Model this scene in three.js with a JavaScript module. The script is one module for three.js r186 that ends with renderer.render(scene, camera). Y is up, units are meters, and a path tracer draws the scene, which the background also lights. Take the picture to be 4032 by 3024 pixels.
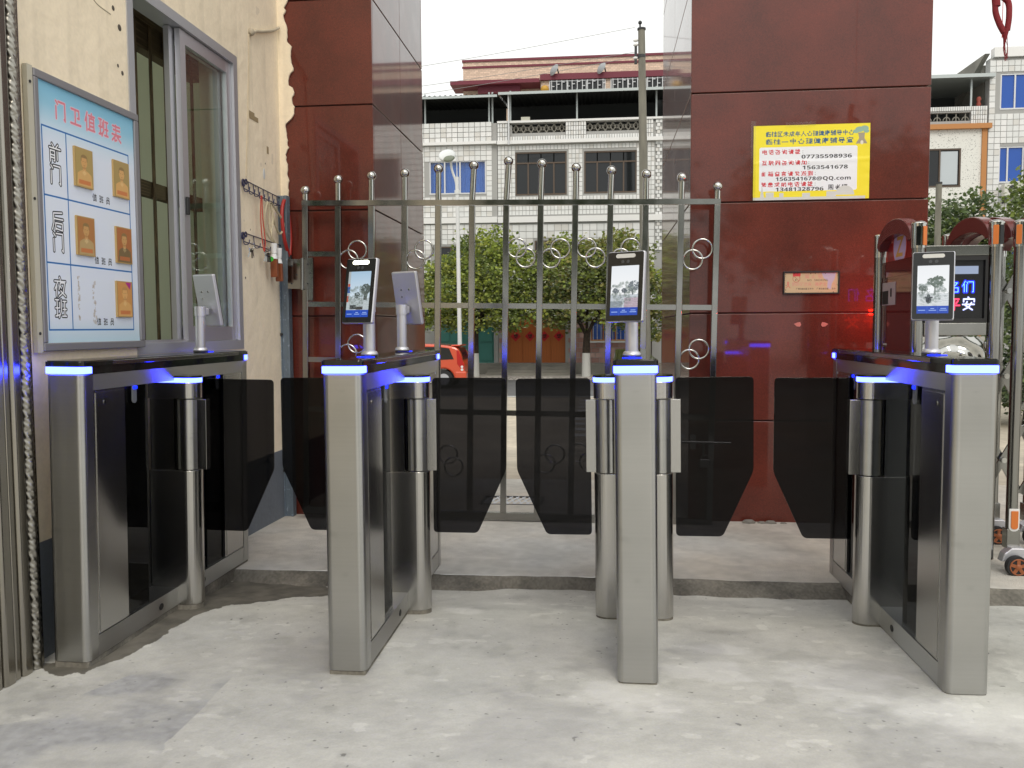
import * as THREE from 'three';
import { mergeGeometries } from 'three/addons/utils/BufferGeometryUtils.js';
import { RoundedBoxGeometry } from 'three/addons/geometries/RoundedBoxGeometry.js';
import { RectAreaLightUniformsLib } from 'three/addons/lights/RectAreaLightUniformsLib.js';
RectAreaLightUniformsLib.init();

// ---------------------------------------------------------------- camera, sky, sun, exposure
const scene = new THREE.Scene();
const CAM = { f: 3401.4, pitch: 3.721, yaw: 5.9, roll: -0.322, h: 1.1 };
const rad = (d) => (d * Math.PI) / 180;
const camera = new THREE.PerspectiveCamera((2 * Math.atan(1512 / CAM.f) * 180) / Math.PI, 4 / 3, 0.05, 900);
camera.position.set(0, CAM.h, 0);
camera.rotation.order = 'YXZ';
camera.rotation.set(-rad(CAM.pitch), rad(CAM.yaw), rad(CAM.roll));
scene.add(camera);
camera.updateMatrixWorld(true);

const renderer = new THREE.WebGLRenderer({ antialias: true });
renderer.toneMapping = THREE.LinearToneMapping;
renderer.toneMappingExposure = 1.38;
renderer.shadowMap.enabled = true;

// an even overcast: three times brighter overhead than at the horizon, as overcast skies are
{
  const W = 64, H = 32, d = new Float32Array(W * H * 4);
  for (let y = 0; y < H; y++) {
    const el = ((y + 0.5) / H - 0.5) * Math.PI, s = Math.max(0, Math.sin(el)), L = 0.86 * (0.82 + 0.55 * s);
    for (let x = 0; x < W; x++) { const o = (y * W + x) * 4; d[o] = L * 0.99; d[o + 1] = L; d[o + 2] = L * 0.975; d[o + 3] = 1; }
  }
  const t = new THREE.DataTexture(d, W, H, THREE.RGBAFormat, THREE.FloatType);
  t.mapping = THREE.EquirectangularReflectionMapping; t.magFilter = THREE.LinearFilter; t.needsUpdate = true;
  scene.background = t; scene.environment = t;
}
const sun = new THREE.DirectionalLight(0xfff4e6, 0.8);
sun.position.set(4, 14, 10); sun.target.position.set(0, 0, -6);
sun.castShadow = true; sun.shadow.radius = 40; sun.shadow.mapSize.set(2048, 2048);
Object.assign(sun.shadow.camera, { left: -30, right: 30, top: 30, bottom: -30, near: 1, far: 90 });
scene.add(sun, sun.target);

// ---------------------------------------------------------------- helpers
const V = (x, y, z) => new THREE.Vector3(x, y, z);
// a pixel of the photograph (4032 x 3024) gives a direction; the point is where it meets a known plane
function ray(u, v) { return V((u - 2016) / CAM.f, -(v - 1512) / CAM.f, -1).applyQuaternion(camera.quaternion); }
function onPlane(u, v, axis, val) { const d = ray(u, v), c = camera.position, t = (val - c[axis]) / d[axis]; return V(c.x + d.x * t, c.y + d.y * t, c.z + d.z * t); }
const atZ = (u, v, z) => onPlane(u, v, 'z', z), atX = (u, v, x) => onPlane(u, v, 'x', x), atY = (u, v, y) => onPlane(u, v, 'y', y);

let seed = 12345;
const rnd = () => { seed = (Math.imul(seed, 1664525) + 1013904223) >>> 0; return seed / 4294967296; };
const rr = (a, b) => a + (b - a) * rnd();
const clamp = (x, a = 0, b = 1) => Math.min(b, Math.max(a, x)), mix = (a, b, t) => a + (b - a) * t;
const sstep = (a, b, x) => { const t = clamp((x - a) / (b - a)); return t * t * (3 - 2 * t); };
function hash(x, y, s) { let h = Math.imul(x, 374761393) ^ Math.imul(y, 668265263) ^ Math.imul(s + 7, 1274126177); h = Math.imul(h ^ (h >>> 13), 1274126177); return ((h ^ (h >>> 16)) >>> 0) / 4294967296; }
function vnoise(x, y, s, p) { // value noise, repeating after p cells when p is given
  const xi = Math.floor(x), yi = Math.floor(y), fx = x - xi, fy = y - yi, u = fx * fx * (3 - 2 * fx), v = fy * fy * (3 - 2 * fy);
  const m = (a) => (p ? ((a % p) + p) % p : a), a = m(xi), b = m(xi + 1), c = m(yi), d = m(yi + 1);
  return mix(mix(hash(a, c, s), hash(b, c, s), u), mix(hash(a, d, s), hash(b, d, s), u), v);
}
function vn2(x, y, s, px, py) { const m = (a, p) => ((a % p) + p) % p, xi = Math.floor(x), yi = Math.floor(y), u = x - xi, v = y - yi; return mix(mix(hash(m(xi, px), m(yi, py), s), hash(m(xi + 1, px), m(yi, py), s), u), mix(hash(m(xi, px), m(yi + 1, py), s), hash(m(xi + 1, px), m(yi + 1, py), s), u), v); }
function fbm(x, y, s, oct = 4, p = 0) { let a = 0.5, t = 0, n = 0; for (let i = 0; i < oct; i++) { t += a * vnoise(x, y, s + i * 17, p); n += a; a *= 0.5; x *= 2; y *= 2; if (p) p *= 2; } return t / n; }

function dataTex(W, H, fn, srgb = true, rx = 1, ry = 1) {
  const d = new Uint8Array(W * H * 4), c = [0, 0, 0];
  for (let y = 0; y < H; y++) for (let x = 0; x < W; x++) {
    fn(x / W, y / H, c); const o = (y * W + x) * 4;
    for (let k = 0; k < 3; k++) d[o + k] = clamp(c[k]) * 255; d[o + 3] = 255;
  }
  const t = new THREE.DataTexture(d, W, H); t.magFilter = THREE.LinearFilter; t.minFilter = THREE.LinearMipmapLinearFilter; t.generateMipmaps = true;
  t.wrapS = t.wrapT = THREE.RepeatWrapping; t.repeat.set(rx, ry); if (srgb) t.colorSpace = THREE.SRGBColorSpace; t.needsUpdate = true; return t;
}
function canvasTex(W, H, draw) {
  const c = document.createElement('canvas'); c.width = W; c.height = H; const g = c.getContext('2d'); draw(g, W, H);
  const t = new THREE.CanvasTexture(c); t.colorSpace = THREE.SRGBColorSpace; t.magFilter = THREE.LinearFilter; return t;
}
const lin = (r, g, b) => new THREE.Color().setRGB(r, g, b);
const std = (color, roughness, metalness = 0, more = {}) => new THREE.MeshStandardMaterial({ color: Array.isArray(color) ? lin(...color) : color, roughness, metalness, ...more });
const phys = (color, roughness, metalness = 0, more = {}) => new THREE.MeshPhysicalMaterial({ color: Array.isArray(color) ? lin(...color) : color, roughness, metalness, ...more });

// texture coordinates in metres, by the way a face points
function uvm(g, s = 1) {
  if (g.index) g = g.toNonIndexed();
  const p = g.attributes.position, n = g.attributes.normal, uv = new Float32Array(p.count * 2);
  for (let i = 0; i < p.count; i++) {
    const ax = Math.abs(n.getX(i)), ay = Math.abs(n.getY(i)), az = Math.abs(n.getZ(i)); let u, v;
    if (ay >= ax && ay >= az) { u = p.getX(i); v = p.getZ(i); } else if (ax > az) { u = p.getZ(i); v = p.getY(i); } else { u = p.getX(i); v = p.getY(i); }
    uv[i * 2] = u * s; uv[i * 2 + 1] = v * s;
  }
  g.setAttribute('uv', new THREE.BufferAttribute(uv, 2)); return g;
}
const put = (g, x = 0, y = 0, z = 0, rx = 0, ry = 0, rz = 0) => { if (rx || ry || rz) g.applyMatrix4(new THREE.Matrix4().makeRotationFromEuler(new THREE.Euler(rx, ry, rz))); return g.translate(x, y, z); };
// box from corner to corner
const bx = (x0, x1, y0, y1, z0, z1, r = 0) => {
  const w = Math.abs(x1 - x0), h = Math.abs(y1 - y0), d = Math.abs(z1 - z0);
  const g = r ? new RoundedBoxGeometry(w, h, d, 2, Math.min(r, w / 2.01, h / 2.01, d / 2.01)) : new THREE.BoxGeometry(w, h, d);
  return g.translate((x0 + x1) / 2, (y0 + y1) / 2, (z0 + z1) / 2);
};
const cylY = (r0, r1, y0, y1, x = 0, z = 0, n = 24) => new THREE.CylinderGeometry(r1, r0, y1 - y0, n, 1).translate(x, (y0 + y1) / 2, z);
function bar(a, b, r, n = 8, r2 = r) { // round bar between two points
  const d = V().subVectors(b, a), g = new THREE.CylinderGeometry(r2, r, d.length(), n, 1);
  g.applyQuaternion(new THREE.Quaternion().setFromUnitVectors(V(0, 1, 0), d.clone().normalize())); const m = V().addVectors(a, b).multiplyScalar(0.5); return g.translate(m.x, m.y, m.z);
}
function sqbar(a, b, w, h = w) { // square bar between two points
  const d = V().subVectors(b, a), g = new THREE.BoxGeometry(w, d.length(), h);
  g.applyQuaternion(new THREE.Quaternion().setFromUnitVectors(V(0, 1, 0), d.clone().normalize())); const m = V().addVectors(a, b).multiplyScalar(0.5); return g.translate(m.x, m.y, m.z);
}
const tube = (pts, r, seg = 24, n = 6) => new THREE.TubeGeometry(new THREE.CatmullRomCurve3(pts), seg, r, n, false);
// an outline in x and z, raised from y0 to y1
function raise(shape, y0, y1, bevel = 0) {
  const g = new THREE.ExtrudeGeometry(shape, { depth: y1 - y0 - 2 * bevel, bevelEnabled: bevel > 0, bevelSize: bevel, bevelThickness: bevel, bevelOffset: -bevel, bevelSegments: 2, curveSegments: 10 });
  return uvm(g.rotateX(-Math.PI / 2).translate(0, y0 + bevel, 0));
}
function roundRect(x0, x1, y0, y1, r) {
  const s = new THREE.Shape(); const [a, b, c, d] = Array.isArray(r) ? r : [r, r, r, r]; // corners: x0y0, x1y0, x1y1, x0y1
  s.moveTo(x0 + a, y0); s.lineTo(x1 - b, y0); if (b) s.absarc(x1 - b, y0 + b, b, -Math.PI / 2, 0); s.lineTo(x1, y1 - c); if (c) s.absarc(x1 - c, y1 - c, c, 0, Math.PI / 2);
  s.lineTo(x0 + d, y1); if (d) s.absarc(x0 + d, y1 - d, d, Math.PI / 2, Math.PI); s.lineTo(x0, y0 + a); if (a) s.absarc(x0 + a, y0 + a, a, Math.PI, Math.PI * 1.5); return s;
}
function poly(pts) { const s = new THREE.Shape(); pts.forEach(([x, y], i) => (i ? s.lineTo(x, y) : s.moveTo(x, y))); return s; }
const extr = (shape, depth, bevel = 0) => new THREE.ExtrudeGeometry(shape, { depth: depth - 2 * bevel, bevelEnabled: bevel > 0, bevelSize: bevel, bevelThickness: bevel, bevelOffset: -bevel, bevelSegments: 2, curveSegments: 8 }).translate(0, 0, bevel);

const taken = {};
const numbered = (n) => { taken[n] = (taken[n] ?? -1) + 1; return taken[n] ? n + '_' + String(taken[n]).padStart(3, '0') : n; };
function joined(gs) {
  if (!Array.isArray(gs)) return gs; if (gs.length === 1) return gs[0];
  gs = gs.map((g) => { g = g.index ? g.toNonIndexed() : g; for (const k of Object.keys(g.attributes)) if (!['position', 'normal', 'uv'].includes(k)) g.deleteAttribute(k); return g; });
  return mergeGeometries(gs);
}
function obj(name, gs, mat, parent) {
  const m = new THREE.Mesh(joined(gs), mat); m.castShadow = m.receiveShadow = true; m.name = parent ? name : numbered(name); (parent ?? scene).add(m); return m;
}
function thing(name, label, category, pos = [0, 0, 0], turn = 0, group) {
  const o = new THREE.Group(); o.name = numbered(name); o.position.set(...pos); o.rotation.y = turn; o.userData = { label, category }; if (group) o.userData.group = group; scene.add(o); return o;
}
function tag(o, label, category, group) { Object.assign(o.userData, { label, category }); if (group) o.userData.group = group; return o; }
function struct(name, gs, mat) { const o = obj(name, gs, mat); o.userData.kind = 'structure'; return o; }
function quad(w, h, mat, parent, name, x = 0, y = 0, z = 0) { return obj(name, new THREE.PlaneGeometry(w, h).translate(x, y, z), mat, parent); }

// ---------------------------------------------------------------- Chinese characters as brush strokes on a 16 x 16 grid (x and y as hex digits)
const HAN = {};
for (const row of `门=2143 252e 51d1decd|卫=22c2c8a8 727d 1ded|值=4017 343e 62e2 a0a4 747d 74d4dd 77d7 7ada 5ded|班=1151 1757 1d6c 313d 6367 81895e a2e2 a8e8 9ded c2cd|表=22d2 35d5 19e9 7179 791e 5b5e8d 79ee d99b|前=4163 b193 14e4 262e 2676 767d6d 2979 2b7b a6ac
后=d132 32391e 36e6 595e 59d9de 5dde|夜=7082 13e3 5319 363e 8469 84d4bb6e 8aee 7698|员=4145 41c1c5 45c5 272c 27d7dc 797b2e 9bde|平=22d2 4467 c4a7 19e9 828e|安=7081 2225 22e2e5 6549 49ce b68b2e 18e8|福=2132 1555 551a 363e 4759 72e2 8487 84d4d7 87d7 797e 79e9ee 7eee 7ceb b9be
名=7126 63c3 c36a1c 5578 595e 59d9de 5ede|们=4117 353e 6274 656e 82e2eede|人=71751e 76ee|禁=1363 4047 4317 4366 93e3 b0b7 b387 b3e7 39c9 1bfb 8b8e 5c3e acce|止=717d 77d7 353d 1ded|吸=232a 23535a 2a5a 7292 825e 92d2b6e6 e67e 88ee
预=2161 6143 3354 1676 464d2d 81f1 b193 838a 83e3ea b59a6e caee|防=212e 21615466 6b3b a0b2 74f4 a45e a8e8eccd|艾=22e2 4145 c1c5 35ad b53e|滋=1121 1434 1c39 6173 d1b3 54e4 74695b7b c4a9bb 7d5e cdbe|病=7082 23e3 232a1e 57e7 5a5e 5adade 9797 986c a8cc|健=3016 242e 5272 7256 5676 764d 4bfe 83d3d7 75f5 87d7 89d9 7beb b1bd
康=7081 22e2 22291e 54c4c8 46e6 58c8 8183 828e 4c7a 3959|全=7116 71e6 4aca 3646b6 868e 1ded|临=232d 414e 7056 72e2 7395 676d 67e7ed 6ded a7ad|桂=1363 303e 3419 83e3 b0b6 76e6 8aea b6be 7dfd|区=21e1 212e 2eee 54ac b35c|未=33c3 16e6 818e 771d 87ed
成=34e4 34391e 38787c5c 91a9ee d67e c1d2|年=6127 43d3 47c7 474a 1aea 838e|心=2719 474dcdca 6375 c6e9 8194|理=1151 1757 1d6c 313d 72e272 72e2e8 78e8 75e5 b2be 8bea 7dfd|辅=1262 3117 1767 444e 1c6b 83f3 757e 75e5ee 78e8 7bdb b0be d0e2|导=31c1c5 35c5 3136d6d5 18e8 a7ae8d 4a6c
中=2428 24d4d8 28d8 808e|一=18e8|室=7081 2225 22e2e5 46c6 7639 39b8 a7ca 8a8e 4bcb 1ded|电=232a 23d3da 26d6 29d9 818eeeec|话=2132 16464d6b c162 64f4 a2a8 787e 78d8de 7ede|咨=2132 1839 6144 63d3b5 937a 83e9 3a3e 3acace 3ece
询=2132 16464d6b 8158 73e3eebd 666b 66a6ab 68a8 6bab|请=2132 1646 464d6b 72e2 84d4 66f6 a1a6 787e 78d8decd 7ada 7cdc|拨=1353 303e2d 1a59 7264 6464d4 a05e 86d6 7eae d67e 8aee c1d2|互=11e1 513a 3aba 55c5 c59d 1ded|联=1161 212c 515e 2454 2757 1b6a 8193 d1b3 84e4 77f7 a46d a7ee|网=212e 21e1eecd 4464 4484 474c 844b 94db d49b
加=1474 747d5c 401e 949d 94e4ed 9ded|邮=242d 24747d 2474 2979 2d7d 505d a1ae|箱=2143 2161 a182 a1e1 1767 434e 471c 476b 868e 86e6ee 89e9 8beb 8eee|留=6125 3538 5668 72d2d6b7 393e 39d9de 3ede 3cdb 898e|言=7082 23e3 35c5 38c8 3a3e 3acace 3ece|发=4135 35e5 715e 69d9 6aee a1c3
送=2133 464b 1e4cfd 7193 d1b3 63e3 57f7 a365 a7ed|到=1191 5137 7297 16a7 5658 5659 2a8a 555d 1e9d b2bb e1edcd|紧=2126 4147 72d2 d267 74e7 8937 37b7 b73b 3bdb 8b8e 4c2e bcdd|急=6125 5252b2b5 24d4 4646 26d6 28d8 d4d8 2b1e 4b4ebe 7a9b cbde|求=14e4 818d6c 3657 1d7a d6a8 88ee b1d2|助=232d 23737c 2676 2979 1d7b a4e4eecd c17e
周=21291e 21e1eecd 44b4 8186 47b7 595d 59b9bd 5dbd|老=35c5 8188 18e8 e14c 696ddddb b86b|师=2128 414a1e 71f1 838b 83e3ebdb a1ae|广=7081 22e2 22281e|西=12e2 353e 35e5ee 6259 a2a9 3ddd|自=7163 333e 33d3de 3737 37d7 3ada 3ede
治=2132 1536 1d49 a175 75d5 c3e6 797e 79e9ee 7eee|办=33c3c3bd9d 711e 2638 d6ea|的=4123 242d 24747d 2474 2979 2d7d b185 94e4eccd 97b9`.split(/\||\n/)) {
  const [k, v] = row.split('='); if (v) HAN[k] = v.split(' ').map((s) => { const o = []; for (let i = 0; i + 1 < s.length; i += 2) { const a = parseInt(s[i], 16), b = parseInt(s[i + 1], 16); if (a === a && b === b) o.push([a / 15, b / 15]); } return o; }).filter((s) => s.length > 1);
}
function han(g, text, x, y, size, opt = {}) { // x, y: top left of the first character
  const adv = opt.adv ?? size * 1.08, sx = opt.sx ?? 1; g.lineCap = 'round'; g.lineJoin = 'round';
  let cx = x, cy = y;
  for (const ch of text) {
    const s = HAN[ch];
    if (s) {
      const run = () => { for (const st of s) { g.beginPath(); st.forEach(([a, b], i) => (i ? g.lineTo(cx + a * size * sx, cy + b * size) : g.moveTo(cx + a * size * sx, cy + b * size))); g.stroke(); } };
      if (opt.edge) { g.strokeStyle = opt.edge; g.lineWidth = opt.weight * size + 2 * opt.edgeWidth * size; run(); }
      g.strokeStyle = opt.color; g.lineWidth = opt.weight * size; run();
    }
    if (opt.down) cy += adv; else cx += adv;
  }
}
const latin = (g, text, x, y, px, color, font = 'sans-serif', w) => { g.fillStyle = color; g.font = px + 'px ' + font; g.textBaseline = 'top'; if (w) { const k = w / g.measureText(text).width; g.save(); g.translate(x, y); g.scale(k, 1); g.fillText(text, 0, 0); g.restore(); } else g.fillText(text, x, y); };

// ---------------------------------------------------------------- materials
const brushMap = dataTex(256, 256, (u, v, c) => { c[0] = c[1] = c[2] = 0.78 + 0.22 * (fbm(u * 3, v * 3, 8, 3, 3) - 0.5); }, false, 0.9, 0.9);
const M = {};
M.brushed = phys([0.5, 0.5, 0.485], 0.5, 1, { roughnessMap: brushMap, anisotropy: 1, anisotropyRotation: Math.PI / 2 });
const smudge = dataTex(512, 512, (u, v, c) => { const a = fbm(u * 4, v * 4, 5, 4, 4), b = vn2(u * 3, v * 300, 6, 3, 300); c[0] = c[1] = c[2] = 0.955 + 0.1 * (a - 0.5) + 0.014 * (b - 0.5) - 0.05 * sstep(0.62, 0.72, fbm(u * 9, v * 14, 9, 3, 9)); }, true, 1.1, 1.1);
M.steel = phys([0.48, 0.478, 0.462], 0.4, 1, { map: smudge, roughnessMap: brushMap, anisotropy: 0.75, anisotropyRotation: Math.PI / 2 });
M.steelDoor = phys([0.47, 0.465, 0.45], 0.27, 1, { roughnessMap: brushMap, anisotropy: 0.85, anisotropyRotation: Math.PI / 2 });
M.steelNose = phys([0.54, 0.53, 0.51], 0.3, 1, { roughnessMap: brushMap, anisotropy: 0.4, anisotropyRotation: Math.PI / 2 });
M.doorSteel = phys([0.36, 0.34, 0.3], 0.3, 1, { roughnessMap: brushMap });
M.polish = std([0.3, 0.297, 0.28], 0.15, 1, { roughnessMap: dataTex(128, 128, (u, v, c) => { c[0] = c[1] = c[2] = 0.55 + 0.9 * fbm(u * 4, v * 4, 31, 4, 4); }, false, 4, 4) });
M.chrome = std([0.55, 0.545, 0.52], 0.08, 1);
M.alu = std([0.62, 0.62, 0.66], 0.42, 0.85);
M.aluFrame = std([0.5, 0.51, 0.54], 0.45, 0.6);
M.blackGloss = std([0.008, 0.009, 0.009], 0.06);
M.blackMatt = std([0.012, 0.012, 0.013], 0.6);
M.smoke = phys([0.19, 0.19, 0.205], 0.02, 0, { specularIntensity: 0.35, transmission: 1, thickness: 0, ior: 1.45, side: THREE.DoubleSide });
M.smokePane = phys([0.25, 0.26, 0.27], 0.02, 0, { specularIntensity: 0.5, transmission: 1, thickness: 0, ior: 1.45, side: THREE.DoubleSide });
M.glass = phys([0.93, 0.97, 0.95], 0.01, 0, { transmission: 1, thickness: 0, ior: 1.5, side: THREE.DoubleSide });
M.led = std([0.02, 0.03, 0.05], 0.4, 0, { emissive: lin(0.5, 0.72, 14), emissiveIntensity: 1 });
M.ledDim = std([0.02, 0.03, 0.05], 0.4, 0, { emissive: lin(0.0, 0.03, 2.2), emissiveIntensity: 1 });
M.lens = phys([0.35, 0.37, 0.4], 0.1, 0, { transmission: 0.6, thickness: 0 });
M.mortar = std(0xffffff, 0.95, 0, { map: dataTex(256, 256, (u, v, c) => { const k = 1 + 0.5 * (fbm(u * 8, v * 8, 3, 4, 8) - 0.5) + 0.2 * (vnoise(u * 90, v * 90, 4, 90) - 0.5); c[0] = 0.46 * k; c[1] = 0.445 * k; c[2] = 0.41 * k; }, true, 1.5, 1.5) });
M.rubber = std([0.02, 0.02, 0.021], 0.8);
M.orangePlastic = std([0.62, 0.17, 0.03], 0.35);
M.darkSteel = std([0.035, 0.036, 0.038], 0.5, 0.3);
M.whitePlastic = std([0.75, 0.75, 0.74], 0.4);
M.lampOn = std([0.8, 0.8, 0.7], 0.4, 0, { emissive: lin(9, 8.7, 6.4), emissiveIntensity: 1 });

const graniteTex = dataTex(512, 512, (u, v, c) => { const a = vnoise(u * 256, v * 256, 2, 256), b = fbm(u * 128, v * 128, 4, 2, 128), l = fbm(u * 4, v * 4, 9, 3, 4), s = 0.94 + 0.16 * (b - 0.5) + 0.22 * (a - 0.5) + 0.24 * (l - 0.5), w = a > 0.985 ? 0.06 : 0; c[0] = 0.395 * s + w; c[1] = 0.172 * s + w; c[2] = 0.128 * s + w; }, true, 1.6, 1.6);
M.granite = phys(0xffffff, 0.4, 0, { clearcoat: 0.8, clearcoatRoughness: 0.045, ior: 1.5, specularIntensity: 0.4, map: graniteTex, roughnessMap: dataTex(256, 256, (u, v, c) => { c[0] = c[1] = c[2] = 0.65 + 0.7 * fbm(u * 5, v * 5, 41, 4, 5); }, false, 0.8, 0.8) });
M.grout = std([0.16, 0.075, 0.06], 0.9);

const plasterTex = dataTex(768, 768, (u, v, c) => {
  const l = fbm(u * 4, v * 4, 3, 4, 4), m = fbm(u * 30, v * 30, 7, 3, 30), f = vnoise(u * 300, v * 300, 11, 300), st = fbm(u * 40, v * 3, 15, 3, 3);
  let k = 1.03 + 0.07 * (l - 0.5) + 0.04 * (m - 0.5) + 0.035 * (f - 0.5) - 0.04 * sstep(0.62, 0.8, st);
  const chip = m > 0.8 && l > 0.55 ? 0.08 : 0; k -= chip; c[0] = 0.915 * k; c[1] = 0.858 * k; c[2] = 0.757 * k + chip * 0.06;
}, true, 0.4, 0.4);
const plasterBump = dataTex(512, 512, (u, v, c) => { c[0] = c[1] = c[2] = 0.6 * fbm(u * 8, v * 8, 5, 4, 8) + 0.4 * fbm(u * 60, v * 60, 6, 2, 60); }, false, 0.4, 0.4);
M.plaster = std(0xffffff, 0.85, 0, { map: plasterTex, bumpMap: plasterBump, bumpScale: 0.007 });
M.dado = std(0xffffff, 0.7, 0, { map: dataTex(512, 512, (u, v, c) => { const k = 1 + 0.16 * (fbm(u * 6, v * 6, 3, 4, 6) - 0.5) + 0.06 * (vnoise(u * 200, v * 200, 5, 200) - 0.5); c[0] = 0.41 * k; c[1] = 0.435 * k; c[2] = 0.465 * k; }, true, 0.8, 0.8), bumpMap: plasterBump, bumpScale: 0.008 });
M.roomWall = std([0.68, 0.7, 0.56], 0.9);
M.oldIron = std(0xffffff, 0.75, 0.2, { map: dataTex(128, 512, (u, v, c) => { const k = fbm(u * 8, v * 40, 3, 4, 8); c[0] = mix(0.22, 0.5, k); c[1] = mix(0.18, 0.42, k); c[2] = mix(0.12, 0.3, k); }, true, 1, 1) });
M.greyPaint = std(0xffffff, 0.6, 0.1, { map: dataTex(256, 512, (u, v, c) => { const k = 1 + 0.25 * (fbm(u * 6, v * 12, 3, 4, 6) - 0.5), w = fbm(u * 30, v * 60, 9, 2, 30) > 0.78 ? 0.12 : 0; c[0] = 0.40 * k + w; c[1] = 0.45 * k + w; c[2] = 0.49 * k + w; }, true, 3, 1) });
M.tileA = std([0.7, 0.71, 0.7], 0.25); M.tileB = std([0.74, 0.74, 0.73], 0.25); M.tileC = std([0.66, 0.67, 0.66], 0.3);
M.tileJoint = std([0.36, 0.36, 0.35], 0.9);
M.cement = std(0xffffff, 0.95, 0, { map: dataTex(256, 256, (u, v, c) => { const k = 1 + 0.3 * (fbm(u * 6, v * 6, 3, 4, 6) - 0.5); c[0] = 0.5 * k; c[1] = 0.49 * k; c[2] = 0.46 * k; }, true, 0.3, 0.3) });
M.winGlass = std([0.012, 0.014, 0.016], 0.05); M.winBlue = std([0.02, 0.09, 0.4], 0.07);
M.brownFrame = std([0.09, 0.06, 0.04], 0.5); M.whiteFrame = std([0.6, 0.61, 0.62], 0.4, 0.3);
M.awning = std([0.03, 0.034, 0.034], 0.7); M.fascia = std([0.42, 0.46, 0.46], 0.5, 0.4);
M.maroon = std([0.16, 0.022, 0.04], 0.6);
M.peach = std(0xffffff, 0.85, 0, { map: dataTex(512, 512, (u, v, c) => { const ro = Math.floor(v * 32), fx = (u * 16 + (ro % 2) * 0.5) % 1, fy = (v * 32) % 1, j = fx < 0.05 || fy < 0.12 ? 1 : 0, id = hash(Math.floor(u * 16 + (ro % 2) * 0.5) % 16, ro, 4); const k = 0.93 + 0.12 * id; c[0] = j ? 0.68 : 0.86 * k; c[1] = j ? 0.6 : 0.765 * k; c[2] = j ? 0.54 : 0.68 * k; }, true, 0.3, 0.3) });
M.woodDoor = std(0xffffff, 0.55, 0, { map: dataTex(256, 512, (u, v, c) => { const k = 1 + 0.22 * (fbm(u * 24, v * 3, 3, 4, 3) - 0.5) + 0.1 * (vnoise(u * 90, v * 8, 5, 8) - 0.5); c[0] = 0.66 * k; c[1] = 0.36 * k; c[2] = 0.13 * k; }, true, 0.8, 0.4) });
M.teal = std([0.045, 0.2, 0.17], 0.5); M.redPaper = std([0.6, 0.02, 0.02], 0.7);
M.pinkA = std([0.42, 0.25, 0.215], 0.5); M.pinkB = std([0.5, 0.33, 0.29], 0.5); M.pinkC = std([0.36, 0.2, 0.17], 0.5);
M.orangeTrim = std([0.46, 0.2, 0.06], 0.6);
M.bark = std(0xffffff, 0.95, 0, { map: dataTex(128, 256, (u, v, c) => { const k = 0.6 + 0.8 * fbm(u * 12, v * 6, 3, 4, 6); c[0] = 0.2 * k; c[1] = 0.165 * k; c[2] = 0.13 * k; }, true, 2, 2) });
M.whitewash = std([0.5, 0.5, 0.47], 0.95);
M.carPaint = phys([0.62, 0.07, 0.02], 0.3, 0, { clearcoat: 1, clearcoatRoughness: 0.05 });
M.tailRed = std([0.45, 0.01, 0.01], 0.12);
M.poleCement = std(0xffffff, 0.9, 0, { map: dataTex(128, 512, (u, v, c) => { const k = 1 + 0.3 * (fbm(u * 5, v * 20, 3, 4, 5) - 0.5); c[0] = 0.47 * k; c[1] = 0.46 * k; c[2] = 0.42 * k; }, true, 1, 1) });
M.lampWhite = std([0.62, 0.64, 0.64], 0.45); M.lampGlass = std([0.16, 0.18, 0.13], 0.15);
M.maroonGloss = std([0.1, 0.012, 0.012], 0.07);
M.archPaint = std([0.14, 0.035, 0.035], 0.25);
M.ceiling = std([0.32, 0.31, 0.29], 0.9);

// ---------------------------------------------------------------- ground
// stains and patches of the concrete, placed where the photograph shows them (pixel outlines dropped onto the floor)
const onFloor = (list) => list.map(([u, v]) => { const p = atY(u, v, 0); return [p.x, p.z]; });
const stainDark = onFloor([[120, 2600], [200, 2655], [330, 2662], [420, 2615], [560, 2555], [640, 2490], [740, 2440], [830, 2400], [900, 2372], [960, 2372], [1060, 2352], [1150, 2330], [1290, 2312], [1290, 2262], [960, 2245], [700, 2300], [480, 2440], [350, 2600]]);
const patchOld = onFloor([[-300, 3100], [560, 3120], [650, 2925], [780, 2800], [895, 2688], [1000, 2560], [760, 2600], [560, 2640], [330, 2730], [150, 2830], [-300, 2900]]);
const dusty = [[2760, 2640, 0.16], [2480, 2745, 0.2], [3900, 2830, 0.35], [3300, 2680, 0.22], [2850, 2560, 0.1], [1830, 2400, 0.08], [2380, 2420, 0.1]].map(([u, v, r]) => { const p = atY(u, v, 0); return [p.x, p.z, r]; });
const greyish = [[2460, 2600, 0.2], [2750, 2560, 0.14], [3420, 2680, 0.22], [1290, 2680, 0.2], [1180, 2600, 0.25], [2050, 2850, 0.3], [3700, 2950, 0.3]].map(([u, v, r]) => { const p = atY(u, v, 0); return [p.x, p.z, r]; });
function inside(pts, x, y) { let c = false; for (let i = 0, j = pts.length - 1; i < pts.length; j = i++) { const [xi, yi] = pts[i], [xj, yj] = pts[j]; if (yi > y !== yj > y && x < ((xj - xi) * (y - yi)) / (yj - yi) + xi) c = !c; } return c; }
const F = { x0: -1.87, x1: 3.63, z0: -3.75, z1: 0.25 }; // near floor
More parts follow.
